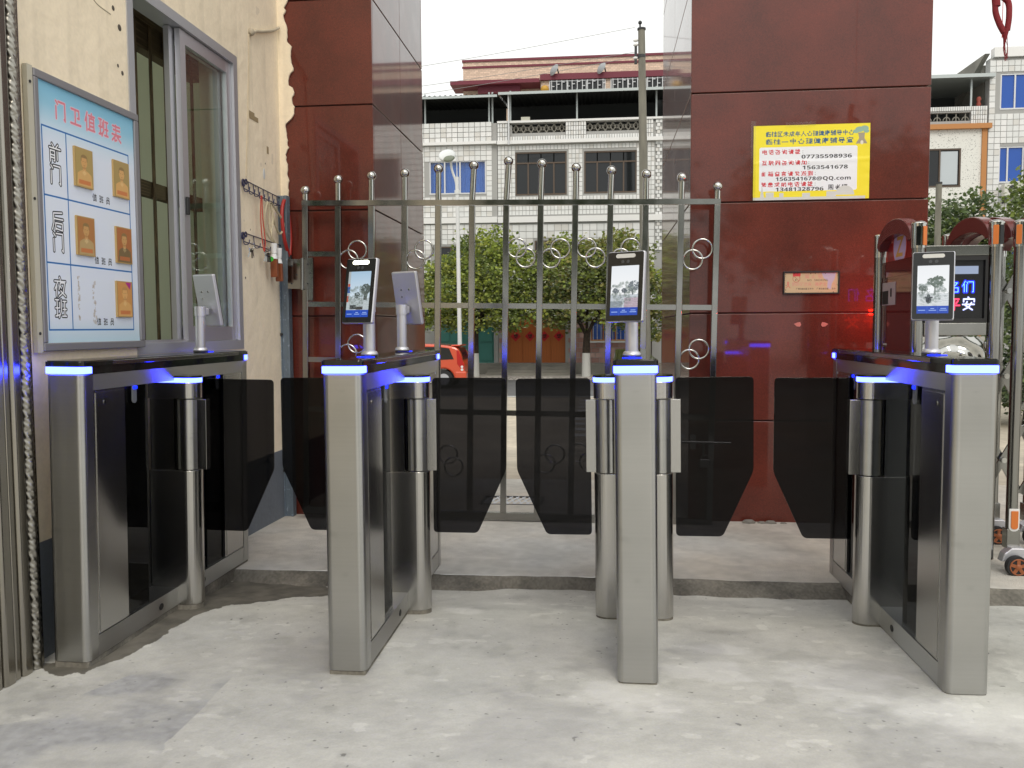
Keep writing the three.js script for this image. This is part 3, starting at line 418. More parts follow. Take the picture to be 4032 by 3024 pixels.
// two wire hook racks with what hangs from them
{
  const ink = std([0.03, 0.028, 0.07], 0.45), x = WX + 0.004;
  const rack = (label, za, zb, y, ya, n) => {
    const r = thing('hook_rack', label, 'hook rack', [x, y, za], 0, 'wire hook racks on the gatehouse wall');
    obj('rail', [bar(V(0.004, 0.018, 0), V(0.004, 0.018 + ya, zb - za), 0.003), bar(V(0.01, -0.03, 0), V(0.01, -0.03 + ya, zb - za), 0.003)], ink, r);
    for (let i = 0; i <= n; i++) { const z = ((zb - za) * i) / n, o = (ya * i) / n; obj('hook', tube([V(0.004, 0.02 + o, z), V(0.006, -0.01 + o, z), V(0.014, -0.045 + o, z), V(0.034, -0.04 + o, z - 0.005), V(0.036, -0.02 + o, z - 0.01)], 0.0028, 14, 5), ink, r); }
    obj('end_plate', [put(new THREE.TorusGeometry(0.017, 0.004, 8, 16), 0.006, 0, 0.0, 0, Math.PI / 2), put(new THREE.TorusGeometry(0.012, 0.004, 8, 16), 0.008, 0.01, -0.03, 0, Math.PI / 2)], ink, r);
    return r;
  };
  rack('upper dark wire hook rack with the red lock and beige cords', -4.38, -4.92, 1.86, -0.02, 8);
  rack('lower dark wire hook rack with keys and brown handsets', -4.36, -4.93, 1.585, -0.02, 4);
  const cord = (pts, r, m, n) => tag(obj(n[0], tube(pts.map((q) => V(WX + q[0], q[1], q[2])), r, 60, 6), m), n[1], n[2], n[3]);
  const redM = std([0.5, 0.04, 0.02], 0.5), beige = std([0.5, 0.43, 0.29], 0.6);
  cord([[0.035, 1.82, -4.55], [0.03, 1.7, -4.552], [0.034, 1.57, -4.56], [0.04, 1.52, -4.565], [0.044, 1.57, -4.572], [0.036, 1.7, -4.565], [0.036, 1.82, -4.56]], 0.0028, redM, ['red_string', 'thin red string looped from the upper hook rack', 'string']);
  cord([[0.035, 1.8, -4.64], [0.03, 1.72, -4.61], [0.03, 1.64, -4.62], [0.045, 1.585, -4.68], [0.045, 1.62, -4.66], [0.04, 1.72, -4.7], [0.035, 1.8, -4.68], [0.04, 1.7, -4.72], [0.04, 1.64, -4.8], [0.04, 1.7, -4.87], [0.035, 1.8, -4.7]], 0.006, beige, ['beige_cord', 'tangled beige cords hanging from the upper hook rack', 'cord']);
  cord([[0.035, 1.8, -4.66], [0.034, 1.72, -4.665], [0.04, 1.62, -4.67], [0.045, 1.57, -4.735]], 0.005, beige, ['beige_cord', 'straight beige cord running down to a brown handset', 'cord']);
  const lk = thing('cable_lock', 'red cable lock looped over the end of the upper hook rack', 'cable lock', [WX + 0.04, 1.83, -4.9]);
  obj('cable', tube([V(0.01, -0.31, -0.015), V(0.006, -0.2, 0.05), V(0, -0.05, 0.055), V(0, 0.012, 0.01), V(0, -0.05, -0.04), V(0.01, -0.2, -0.045), V(0.012, -0.31, -0.02)], 0.0105, 50, 10), std([0.36, 0.02, 0.015], 0.4), lk);
  obj('collar', cylY(0.014, 0.014, -0.34, -0.3, 0.012, -0.018, 12), M.blackMatt, lk); obj('lock_barrel', put(cylY(0.013, 0.013, -0.05, 0, 0, 0, 12), 0.016, -0.335, -0.012, 0.35), M.polish, lk);
  for (const [z, y, l, n] of [[-4.68, 1.575, 'nearer the red string', 0], [-4.75, 1.555, 'between the other handset and the steel gate', 1]]) {
    const o = thing('corded_handset', 'brown and white corded handset hanging ' + l, 'handset', [WX + 0.05, y, z]);
    obj('white_top', [cylY(0.016, 0.02, -0.055, 0.0, 0, 0, 12), cylY(0.021, 0.014, -0.085, -0.056, 0, 0, 12)], M.whitePlastic, o);
    obj('brown_body', put(bx(-0.019, 0.019, -0.1, 0, -0.013, 0.013, 0.004), 0, -0.086, 0, 0.05), std([0.22, 0.06, 0.02], 0.4), o);
  }
  const keys = (z, y, n, label) => {
    const k = thing('key_bunch', label, 'keys', [WX + 0.042, y, z]);
    obj('ring', put(new THREE.TorusGeometry(0.017, 0.002, 6, 20), 0, -0.01, 0, 0, 0.9), M.chrome, k);
    for (let i = 0; i < n; i++) { const a = -0.5 + (i * 1.0) / Math.max(1, n - 1); obj('key', put(joined([put(new THREE.CylinderGeometry(0.011, 0.011, 0.002, 12), 0, -0.012, 0, Math.PI / 2), bx(-0.004, 0.004, -0.052, -0.02, -0.001, 0.001)]), 0.003 * i, -0.022, 0, 0.3 * a, 1.2 + a, a * 0.6), M.polish, k); }
    return k;
  };
  keys(-4.385, 1.545, 3, 'small bunch of keys at the window end of the lower hook rack');
  const kb = keys(-4.6, 1.54, 6, 'large bunch of keys with a green tag on the lower hook rack');
  obj('green_tag', put(new THREE.CylinderGeometry(0.014, 0.014, 0.004, 16), 0.012, -0.055, -0.025, Math.PI / 2, 0.9), std([0.05, 0.45, 0.04], 0.4), kb);
  keys(-4.92, 1.53, 2, 'pair of keys at the gate end of the lower hook rack');
}

// ---------------------------------------------------------------- hinge post and swinging steel gate
{
  const hp = thing('hinge_post', 'blue grey painted steel post carrying the gate hinge', 'post', [-1.835, -0.03, -4.905]);
  obj('channel', [uvm(bx(-0.028, 0.028, 0, 1.9, -0.03, 0.012)), uvm(bx(-0.028, -0.018, 0, 1.9, 0.012, 0.022)), uvm(bx(0.016, 0.028, 0, 1.9, 0.012, 0.022))], M.greyPaint, hp);
  for (const y of [0.3, 0.62, 1.1]) obj('bolt', put(new THREE.CylinderGeometry(0.009, 0.009, 0.014, 8), -0.02, y, 0.026, Math.PI / 2), M.darkSteel, hp);
  const gate = thing('steel_gate', 'stainless swinging gate leaf with ball topped bars and ring pairs', 'gate', [-1.716, 0, -4.86]);
  gate.rotation.z = -0.0165;
  const s = 0.193, w = 0.0165, top = 1.818, balls = [1.892, 1.949, 1.965, 1.974, 1.995, 2.009, 2.028, 2.009, 1.983, 1.962, 1.937, 1.915, 1.862];
  const lean = [0, 0, 0, 0, 0, 0.008, 0.01, 0.004, 0, 0.003, 0, 0, 0];
  balls.forEach((by, i) => {
    const x = i * s, y1 = by + x * 0.0165 - 0.0;
    const b = obj('bar', uvm(bx(x - w, x + w, 0.03, top - 0.015, -w, w, 0.003)), M.polish, gate);
    const a = V(x, top + 0.0155, 0), e = V(x + lean[i], y1 - 0.022, 0);
    obj('bar_tip', bar(a, e, 0.0165, 16), M.chrome, b);
    obj('ball', new THREE.SphereGeometry(0.027, 24, 16).translate(x + lean[i], y1, 0), M.chrome, b);
  });
  const X = 12 * s;
  for (const y of [top, 1.243, 0.637]) obj('rail', Array.from({ length: 12 }, (_, i) => uvm(bx(i * s + w + 0.0005, (i + 1) * s - w - 0.0005, y - 0.0145, y + 0.0145, -w + 0.002, w - 0.002))), M.polish, gate);
  obj('top_rail', uvm(bx(-w, X + w, top - 0.0148, top + 0.0148, w + 0.0003, w + 0.003)), M.polish, gate);
  obj('bottom_rail', uvm(bx(-w, X + w, 0.025, 0.065, -w - 0.002, w + 0.002)), M.polish, gate);
  for (const y of [1.53, 0.925]) obj('short_rail', uvm(bx(w + 0.0005, s - w - 0.0005, y - 0.0145, y + 0.0145, -w + 0.002, w - 0.002)), M.polish, gate);
  obj('inner_stile', uvm(bx(w + 0.001, w + 0.028, 1.265, 1.51, -0.012, 0.012)), M.polish, gate);
  const toLocal = (u, v) => { const p = atZ(u, v, -4.86); return [p.x + 1.716, p.y + (p.x + 1.716) * 0.0165]; };
  for (const [u, v] of [[1390, 985], [1357, 1022], [1653, 983], [1620, 1022], [2017, 976], [2052, 1015], [2188, 979], [2151, 1017], [2291, 976], [2327, 1015], [2465, 978], [2427, 1018], [2747, 980], [2710, 1023], [1395, 1353], [1358, 1392], [2740, 1375], [2703, 1415], [1761, 1789], [1783, 1837], [2181, 1788], [2144, 1825], [2276, 1783], [2315, 1818]]) { const [x, y] = toLocal(u, v); obj('ring', new THREE.TorusGeometry(0.0525, 0.0056, 10, 40).translate(x, y, 0.004 * Math.sign(u - 1356 + v - 980) * 0.5), M.chrome, gate); }
  const hg = obj('hinge', [bx(-0.098, -0.012, 1.33, 1.5, 0.021, 0.026), bx(0.012 - 0.024, 0.05, 1.33, 1.5, 0.0205, 0.0255)], M.polish, gate);
  obj('hinge_pin', cylY(0.009, 0.009, 1.325, 1.505, -0.012, 0.03, 12), M.polish, hg);
  obj('hinge_screw', [[-0.075, 1.46], [-0.045, 1.41], [-0.075, 1.36], [0.02, 1.47], [0.036, 1.42], [0.02, 1.36]].map(([x, y]) => put(new THREE.CylinderGeometry(0.005, 0.005, 0.003, 8), x, y, 0.0275, Math.PI / 2)), M.darkSteel, hg);
  const bolt = obj('slide_bolt', [bar(V(2.12, 0.5, 0.035), V(2.42, 0.5, 0.035), 0.008, 12), bx(2.2, 2.23, 0.46, 0.54, 0.02, 0.03), bx(2.3, 2.33, 0.46, 0.54, 0.02, 0.03)], M.polish, gate);
  obj('bolt_handle', [bar(V(2.27, 0.5, 0.045), V(2.27, 0.42, 0.05), 0.007, 10)], M.polish, bolt);
  obj('padlock', [bx(2.25, 2.31, 0.36, 0.41, 0.03, 0.055, 0.006), put(new THREE.TorusGeometry(0.02, 0.004, 8, 16, Math.PI), 2.28, 0.41, 0.042)], M.polish, bolt);
}

// ---------------------------------------------------------------- poster, no-smoking plate and paper scraps on the right pillar
{
  const PZ = -4.96 + 0.0015;
  const tex = canvasTex(1240, 810, (g, W, H) => {
    g.fillStyle = '#f1e12c'; g.fillRect(0, 0, W, H);
    g.fillStyle = '#e9edf2'; g.beginPath(); g.roundRect(65, 235, 1045, 480, 22); g.fill();
    const blue = { color: '#12508a', weight: 0.115 };
    han(g, '临桂区未成年人心理健康辅导中心', 130, 66, 58, { ...blue, adv: 63 });
    han(g, '临桂一中心理健康辅导室', 130, 146, 62, { ...blue, adv: 86, sx: 1.18, weight: 0.12 });
    const red = { color: '#c62f3b', weight: 0.135, sx: 1.1 };
    han(g, '电话咨询请拨', 92, 262, 52, { ...red, adv: 71 }); latin(g, ':', 525, 258, 52, '#555', 'sans-serif');
    latin(g, '07735598936', 515, 312, 'bold 56', '#1d1d22', 'sans-serif', 540);
    han(g, '互联网咨询请加', 92, 380, 52, { ...red, adv: 71 }); latin(g, ':', 590, 376, 52, '#555');
    latin(g, '1563541678', 525, 430, 'bold 56', '#1d1d22', 'sans-serif', 490);
    han(g, '邮箱留言请发送到', 88, 500, 52, { ...red, adv: 71 }); latin(g, ':', 660, 496, 52, '#555');
    latin(g, '1563541678@QQ.com', 240, 550, 'bold 56', '#1d1d22', 'sans-serif', 810);
    han(g, '紧急求助电话请拨', 88, 615, 52, { ...red, adv: 71 }); latin(g, ':', 660, 611, 52, '#555');
    latin(g, '13481328796', 240, 663, 'bold 56', '#1d1d22', 'sans-serif', 520); han(g, '周老师', 805, 652, 58, { color: '#1d1d22', weight: 0.11, adv: 72 });
    g.fillStyle = '#cfd2cf'; g.beginPath(); g.arc(985, 765, 100, Math.PI, 0); g.fill(); g.fillRect(0, 780, W - 40, 30); g.fillRect(140, 725, 85, 60); g.fillRect(285, 735, 45, 50); g.fillRect(530, 738, 85, 45); g.fillRect(790, 725, 100, 60); g.beginPath(); g.moveTo(75, 790); g.lineTo(98, 640); g.lineTo(122, 790); g.fill();
    g.fillStyle = '#8fb3a2'; for (const [x, y, r] of [[1130, 65, 46], [1180, 55, 44], [1090, 85, 32], [1200, 85, 30]]) { g.beginPath(); g.ellipse(x, y, r, r * 0.65, 0, 0, 7); g.fill(); }
    g.fillStyle = '#a39a86'; g.beginPath(); g.moveTo(1112, 100); g.lineTo(1185, 100); g.lineTo(1180, 160); g.lineTo(1212, 218); g.lineTo(1090, 218); g.lineTo(1125, 160); g.fill(); g.fillStyle = '#e7e2cf'; g.beginPath(); g.ellipse(1155, 205, 16, 22, 0, 0, 7); g.fill();
  });
  const p = thing('poster', 'yellow counselling hotline poster taped to the wide red granite pillar', 'poster', [1.145, 1.796, PZ]);
  const g = new THREE.PlaneGeometry(0.62, 0.405, 60, 40).translate(0, 0.2025, 0), q = g.attributes.position;
  for (let i = 0; i < q.count; i++) { const x = q.getX(i), y = q.getY(i), crease = Math.exp(-(((y - 0.205 - x * 0.02) / 0.006) ** 2)), edge = Math.pow(Math.abs(x) / 0.31, 6) * (fbm(x * 8, y * 22, 4, 3) - 0.2); q.setZ(i, 0.003 + 0.003 * crease + 0.0022 * (fbm(x * 9, y * 9, 7, 3)) + 0.006 * edge); }
  g.computeVertexNormals(); obj('printed_sheet', g, new THREE.MeshStandardMaterial({ map: tex, roughness: 0.4, side: THREE.DoubleSide }), p);
  const tape = phys([0.97, 0.97, 0.95], 0.06, 0, { transmission: 1, thickness: 0, specularIntensity: 0.6 });
  obj('clear_tape', [bx(-0.325, -0.298, -0.012, 0.43, 0.012, 0.0126), bx(-0.14, 0.02, 0.395, 0.418, 0.0132, 0.0137)], tape, p);
  const sgn = thing('no_smoking_plate', 'worn no smoking plate in a black frame on the granite pillar', 'sign', [1.157, 1.279, PZ]);
  const st = canvasTex(600, 220, (c, W, H) => {
    c.fillStyle = '#c4b28d'; c.fillRect(0, 0, W, H);
    c.fillStyle = '#b6b3c6'; c.beginPath(); c.moveTo(415, 0); c.lineTo(575, 0); c.lineTo(560, 70); c.lineTo(530, 120); c.lineTo(520, 185); c.lineTo(480, 170); c.lineTo(485, 90); c.lineTo(440, 60); c.fill();
    c.strokeStyle = '#b06a58'; c.lineWidth = 6; c.beginPath(); c.arc(132, 62, 40, 0, 7); c.stroke(); c.beginPath(); c.moveTo(104, 34); c.lineTo(160, 90); c.stroke();
    c.fillStyle = '#c93f44'; c.fillRect(92, -5, 86, 44); c.fillStyle = '#33302b'; c.beginPath(); c.arc(125, 78, 7, 0, 7); c.fill();
    const pk = { color: '#c99a86', weight: 0.13 }; han(c, '禁止吸', 228, 14, 50, { ...pk, adv: 72 }); latin(c, 'NO   SMOKING', 253, 66, 28, '#3a342c', 'sans-serif', 236);
    han(c, '预防艾滋病', 80, 104, 42, { ...pk, adv: 45 }); han(c, '健康全', 340, 104, 42, { ...pk, adv: 46 }); han(c, '人', 535, 104, 40, pk);
    han(c, '广西治自治区卫艾办', 130, 168, 19, { color: '#37322b', weight: 0.12, adv: 22 }); han(c, '广西治自治区', 362, 168, 19, { color: '#37322b', weight: 0.12, adv: 23 }); han(c, '卫办', 530, 168, 19, { color: '#37322b', weight: 0.12, adv: 22 });
    c.strokeStyle = '#c9776a'; c.lineWidth = 9; c.beginPath(); c.moveTo(18, 165); c.quadraticCurveTo(60, 120, 38, 98); c.quadraticCurveTo(18, 120, 62, 165); c.stroke();
    c.fillStyle = 'rgba(50,45,35,0.7)'; for (let i = 0; i < 70; i++) { const e = hash(i, 1, 1), f = hash(i, 2, 1), s = 2 + 9 * hash(i, 3, 1) ** 3; c.fillRect(e < 0.5 ? f * W : hash(i, 4, 1) < 0.5 ? f * 14 : W - f * 14, e < 0.5 ? (hash(i, 5, 1) < 0.5 ? f * 8 : H - f * 12) : hash(i, 6, 1) * H, s, s); }
  });
  obj('frame', [bx(-0.152, 0.152, 0.116, 0.124, 0, 0.012, 0.002), bx(-0.152, 0.152, -0.002, 0.006, 0, 0.012, 0.002), bx(-0.152, -0.144, 0.006, 0.116, 0, 0.012, 0.002), bx(0.144, 0.152, 0.006, 0.116, 0, 0.012, 0.002)], M.blackMatt, sgn);
  obj('plate', bx(-0.144, 0.144, 0.006, 0.116, 0.001, 0.004), std([0.4, 0.34, 0.24], 0.6), sgn);
  quad(0.287, 0.109, new THREE.MeshStandardMaterial({ map: st, roughness: 0.35 }), sgn, 'printed_face', 0, 0.061, 0.0046);
  for (const [u, v, m] of [[3140, 1278, 1], [3247, 1278, -1]]) { const c = atZ(u, v, PZ); tag(obj('paper_scrap', extr(poly([[-0.02 * m, 0.004], [0.0, 0.012], [0.014 * m, 0.014], [0.02 * m, -0.002], [0.012 * m, -0.012], [-0.004 * m, -0.01]]), 0.0012).translate(c.x, c.y, PZ + 0.0005), std([0.55, 0.2, 0.17], 0.8)), m > 0 ? 'torn pink paper scrap below the no smoking plate, toward the steel gate' : 'torn pink paper scrap below the no smoking plate, toward the gate motor head', 'paper scrap', 'torn paper scraps on the pillar'); }
  // rubble along the pillar's foot
  for (const [x, r] of [[0.83, 0.03], [0.9, 0.02], [0.95, 0.026], [1.02, 0.016], [1.3, 0.015]]) { const s = new THREE.DodecahedronGeometry(r, 0).scale(1.3, 0.55, 1).translate(x, -0.012 + r * 0.4, -4.92); tag(obj('rubble_lump', s, M.cement), 'lump of mortar rubble at the foot of the granite pillar', 'rubble', 'mortar rubble at the pillar foot'); }
}

// ---------------------------------------------------------------- turnstiles
const screenTex = (variant) => canvasTex(256, 448, (g, W, H) => {
  const sky = g.createLinearGradient(0, 0, 0, 250); sky.addColorStop(0, ['#a9c7e0', '#eef3f8', '#f2f5f8'][variant]); sky.addColorStop(1, ['#d4e3ee', '#fbfdff', '#fafcfe'][variant]); g.fillStyle = sky; g.fillRect(0, 0, W, H);
  const blob = (x, y, r, col, n, s) => { g.fillStyle = col; for (let i = 0; i < n * 3; i++) { const a = hash(i, s, 1) * 6.28, d = Math.sqrt(hash(i, s, 2)) * r * (0.75 + 0.5 * vnoise(a * 1.4, s, 9)); g.globalAlpha = 0.45 + 0.5 * hash(i, s, 5); g.beginPath(); g.arc(x + Math.cos(a) * d, y + Math.sin(a) * d * 0.75, 1.5 + hash(i, s, 3) * r * 0.1, 0, 7); g.fill(); } g.globalAlpha = 1; };
  g.fillStyle = ['#b9c4c8', '#c6ced6', '#dadfe2'][variant]; g.fillRect(0, 262, W, 140);
  if (variant === 0) { g.fillStyle = '#aeb4b6'; g.fillRect(0, 0, 26, 300); blob(210, 180, 62, '#48534f', 120, 1); blob(115, 232, 32, '#3f4a45', 60, 2); g.fillStyle = '#39423d'; g.fillRect(190, 200, 40, 80); g.fillRect(110, 240, 6, 30); g.fillStyle = '#244f9a'; g.fillRect(0, 150, 30, 60); g.fillStyle = '#b94a35'; g.fillRect(2, 120, 24, 28); g.fillRect(0, 240, 18, 60); g.fillStyle = '#2b3032'; g.fillRect(40, 330, 70, 40); g.fillStyle = '#3b3a38'; g.fillRect(110, 345, 80, 30); }
  if (variant === 1) { blob(215, 185, 60, '#6d777f', 90, 3); blob(130, 226, 30, '#525d66', 60, 4); blob(48, 226, 30, '#5a646d', 60, 5); g.fillStyle = '#4b555d'; g.fillRect(125, 230, 6, 34); g.fillRect(44, 230, 6, 34); g.fillRect(200, 215, 12, 50); g.fillStyle = '#8f9aa3'; g.fillRect(0, 320, 110, 60); g.fillStyle = '#b7a5b2'; g.fillRect(130, 290, 126, 90); }
  if (variant === 2) { blob(150, 150, 66, '#5c6a60', 130, 6); blob(45, 215, 36, '#55625b', 70, 7); g.fillStyle = '#515a52'; g.fillRect(140, 190, 10, 80); g.fillRect(40, 225, 6, 40); g.fillStyle = '#20262e'; g.beginPath(); g.ellipse(95, 320, 24, 34, 0, 0, 7); g.fill(); g.beginPath(); g.arc(95, 282, 13, 0, 7); g.fill(); g.fillRect(62, 292, 66, 14); }
  for (let i = 0; i < 260; i++) { g.fillStyle = hash(i, 1, 8) < 0.5 ? 'rgba(255,255,255,0.22)' : 'rgba(70,80,85,0.2)'; const yy = 255 + 120 * hash(i, 2, 8) ** 1.5; g.fillRect(hash(i, 3, 8) * W, yy, 6 + 40 * hash(i, 4, 8) * (yy / 375), 1 + 3 * hash(i, 5, 8)); }
  blob(W * 0.5, 255, 120, 'rgba(120,132,128,0.5)', 60, 15);
  g.fillStyle = '#0f47b8'; g.fillRect(0, 378, W, 70); g.fillStyle = '#4a7be0'; g.fillRect(84, 378, 2, 70); g.fillRect(170, 378, 2, 70);
  g.fillStyle = '#a9c6ff'; for (const [x, y, w] of [[12, 415, 58], [112, 400, 30], [98, 416, 60], [192, 400, 46], [184, 416, 62]]) g.fillRect(x, y, w, 6);
});
const screens = [0, 1, 2].map((v) => { const t = screenTex(v); return std([0.01, 0.01, 0.01], 0.12, 0, { emissive: lin(0.66, 0.66, 0.66), emissiveMap: t, emissiveIntensity: 1 }); });
function terminal(parent, x, z, yaw, tilt, variant, lit) { // face camera terminal on its pole; the screen looks along local +z before the yaw
  const t = new THREE.Group(); t.name = 'face_terminal'; t.position.set(x, 1.003, z); parent.add(t);
  obj('pole', [cylY(0.021, 0.0205, 0.014, 0.19, 0, 0, 24)], M.alu, t); obj('pole_foot', new THREE.LatheGeometry([[0, 0.0005], [0.03, 0.0005], [0.03, 0.01], [0.026, 0.018], [0.021, 0.02]].map(([a, b]) => new THREE.Vector2(a, b)), 28), M.alu, t);
  const rot = (g) => g.applyMatrix4(new THREE.Matrix4().makeTranslation(0, 0.225, 0).multiply(new THREE.Matrix4().makeRotationY(yaw)).multiply(new THREE.Matrix4().makeTranslation(0, 0, 0.045)).multiply(new THREE.Matrix4().makeRotationX(-tilt)));
  const yawed = (g) => g.applyMatrix4(new THREE.Matrix4().makeRotationY(yaw));
  obj('pole_head', [yawed(cylY(0.024, 0.024, 0.155, 0.196, 0, 0, 24)), yawed(bx(-0.018, 0.018, 0.158, 0.19, 0.01, 0.036, 0.006))], M.alu, t);
  const W = 0.063, H = 0.113;
  obj('housing', rot(bx(-W, W, -H, H, -0.011, 0.009, 0.006)), M.alu, t);
  obj('front_glass', rot(extr(roundRect(-W + 0.003, W - 0.003, -H + 0.003, H - 0.003, 0.005), 0.0025).translate(0, 0, 0.0085)), M.blackGloss, t);
  obj('screen', rot(new THREE.PlaneGeometry(0.093, 0.158).translate(0, -0.013, 0.0116)), screens[variant], t);
  obj('light_bar', rot(extr(roundRect(-0.033, 0.033, 0.091, 0.104, 0.0064), 0.0015).translate(0, 0, 0.0108)), lit ? M.lampOn : std([0.62, 0.62, 0.6], 0.35), t);
  for (const s of [-1, 1]) obj('camera_lens', rot(put(new THREE.CylinderGeometry(0.0055, 0.0055, 0.002, 16), s * 0.009, 0.079, 0.0112, Math.PI / 2)), std([0.05, 0.055, 0.06], 0.15), t);
  obj('back_screw', [[0.04, -0.015], [0.04, -0.075], [-0.04, -0.075]].map(([a, b]) => rot(put(new THREE.CylinderGeometry(0.004, 0.004, 0.002, 10), a * 0.5, -b * 0.5, -0.0118, Math.PI / 2))), M.chrome, t);
  if (lit) { const l = new THREE.RectAreaLight(0xfff6da, 9, 0.066, 0.013); const a = V(0, 0.0975, 0.014), m = rot(new THREE.BufferGeometry().setFromPoints([a, V(0, 0.0975, 1.014)])).attributes.position; l.position.set(m.getX(0), m.getY(0), m.getZ(0)); t.add(l); l.rotation.set(0, 0, 0); l.name = 'light_bar_lamp'; const d = V(m.getX(1) - m.getX(0), m.getY(1) - m.getY(0), m.getZ(1) - m.getZ(0)); l.quaternion.setFromUnitVectors(V(0, 0, -1), d); }
  return t;
}
function turnstile(label, x, z, turn, lean, b, sides, terms, step = 0) {
  const t = thing('turnstile', label, 'turnstile', [x, 0, z], turn, 'swing barrier turnstiles in a row'); t.rotation.z = lean;
  const L = 1.285, W = 0.063, C = 0.067;
  obj('mortar_bed', uvm(bx(-W + 0.004, W - 0.004, -0.055, b, -L + 0.004, -0.004, 0.006)), M.mortar, t);
  const col = (z0, z1, front) => raise(roundRect(-W, W, -z0, -z1, front ? [0.022, 0.022, 0, 0] : [0, 0, 0.012, 0.012]), b, 0.9575);
  obj('front_column', col(0, -0.06, true), M.steel, t); obj('rear_column', col(-L + 0.06, -L, false), M.brushed, t);
  for (const [za, zb] of [[-0.06, -0.25], [-L + 0.25, -L + 0.06]]) {
    obj('cabinet', uvm(bx(-W + 0.004, W - 0.004, b + 0.072, 0.905, za - 0.0004, zb + 0.0004)), M.steelDoor, t);
    for (const s of [-1, 1]) { const d = obj('cabinet_door', uvm(bx(s * (W - 0.004), s * (W - 0.0015), b + 0.075, 0.895, za - 0.016, zb + 0.003)), M.steelDoor, t); obj('keyhole', put(new THREE.CylinderGeometry(0.007, 0.007, 0.003, 12), s * (W - 0.001), 0.862, (za + zb) / 2 + 0.03, 0, 0, Math.PI / 2), M.polish, d); }
  }
  for (const [z, k] of [[-0.2508, -1], [-L + 0.2508, 1]]) obj('cabinet_back', bx(-W + 0.007, W - 0.007, b + 0.075, 0.9, z, z + k * 0.004), M.blackMatt, t);
  const pl = obj('plinth', uvm(bx(-W + 0.0012, W - 0.0012, b, b + 0.07, -L + 0.0604, -0.0604)), M.brushed, t);
  for (const s of [-1, 1]) for (const zz of [-0.47, -0.82]) obj('cable_hole', put(new THREE.CylinderGeometry(0.012, 0.012, 0.002, 18).scale(1, 1, 1.25), s * (W - 0.0009), b + 0.033, zz, 0, 0, Math.PI / 2), M.blackMatt, pl);
  obj('top_beam', uvm(bx(-W + 0.001, W - 0.001, 0.9055, 0.9572, -L + 0.0604, -0.0604)), M.brushed, t);
  obj('black_band', bx(-W + 0.002, W - 0.002, 0.958, 0.9835, -L + 0.03, -0.045), M.blackGloss, t);
  const ledF = obj('front_light_strip', raise(roundRect(-C, C, -0.004, 0.05, [0.02, 0.02, 0, 0]), 0.961, 0.983, 0.002), M.led, t);
  obj('rear_light_strip', raise(roundRect(-C, C, L - 0.025, L + 0.003, [0, 0, 0.012, 0.012]), 0.961, 0.983, 0.002), M.led, t);
  const cap = obj('cap', raise(roundRect(-C, C, -0.0005, L + 0.0005, [0.018, 0.018, 0.012, 0.012]), 0.984, 0.9995, 0.0015), M.polish, t);
  obj('cap_glass', raise(roundRect(-C + 0.004, C - 0.004, 0.004, L - 0.004, 0.012), 0.9997, 1.0027, 0.0008), M.blackGloss, cap);
  obj('end_cover', [raise(roundRect(-C - 0.0008, C + 0.0008, -0.002, 0.17, [0.018, 0.018, 0, 0]), 0.9838, 1.0, 0.001), raise(roundRect(-C - 0.0008, C + 0.0008, L - 0.1, L + 0.002, [0, 0, 0.012, 0.012]), 0.9838, 1.0, 0.001)], M.blackGloss, cap);
  for (const [za, zb, k] of [[-0.2502, -0.405, -1], [-L + 0.2502, -L + 0.405, 1]]) for (const s of [-1, 1]) obj('side_pane', bx(s * 0.05, s * 0.045, b + 0.0702, 0.9053, za, sides.includes(s) ? zb : zb + k * 0.185), M.smokePane, t);
  for (const s of [-1, 1]) for (const zz of [-0.31, -L + 0.31]) { const q = obj('sensor_lens', put(extr(roundRect(-0.013, 0.013, -0.062, 0, [0.0125, 0.0125, 0.002, 0.002]), 0.006, 0.001), s * (W - 0.006), 0.9045, zz, 0, s * Math.PI / 2, 0), M.lens, t); obj('sensor_light', put(bx(-0.012, 0.012, -0.012, -0.001, 0, 0.003), s * (W + 0.0002), 0.9045, zz, 0, s * Math.PI / 2, 0), M.ledDim, q); }
  // drive housing: a rounded nose to each side that has a wing
  const zc = -L / 2, R = 0.047, N = 0.1, one = sides.length === 1 ? sides[0] : 0;
  const stadium = (r, grow = 0) => {
    const s = new THREE.Shape(), a = one === 1 ? -0.058 : -N, e = one === -1 ? 0.058 : N, q = r + grow; // shape y is minus z
    if (one === 1) { s.moveTo(a - grow, -zc - q); s.lineTo(e, -zc - q); s.absarc(e, -zc, q, -Math.PI / 2, Math.PI / 2); s.lineTo(a - grow, -zc + q); s.closePath(); }
    else if (one === -1) { s.moveTo(e + grow, -zc + q); s.lineTo(a, -zc + q); s.absarc(a, -zc, q, Math.PI / 2, Math.PI * 1.5); s.lineTo(e + grow, -zc - q); s.closePath(); }
    else { s.moveTo(a, -zc - q); s.lineTo(e, -zc - q); s.absarc(e, -zc, q, -Math.PI / 2, Math.PI / 2); s.lineTo(a, -zc + q); s.absarc(a, -zc, q, Math.PI / 2, Math.PI * 1.5); }
    return s;
  };
  obj('housing_bed', raise(stadium(R, -0.002), -0.05, b, 0), M.mortar, t);
  obj('housing_base', raise(stadium(R), b, 0.552, 0.001), M.steelNose, t);
  obj('housing_top', raise(stadium(R), 0.8345, 0.8965, 0.001), M.steelNose, t);
  obj('housing_core', uvm(bx(-0.056, 0.056, 0.552, 0.8345, zc - 0.04, zc + 0.04)), M.steelDoor, t);
  obj('housing_light_strip', raise(stadium(R, 0.001), 0.897, 0.914, 0.001), M.led, t);
  obj('housing_cap', raise(stadium(R, 0.001), 0.9145, 0.923, 0.001), M.blackGloss, t);
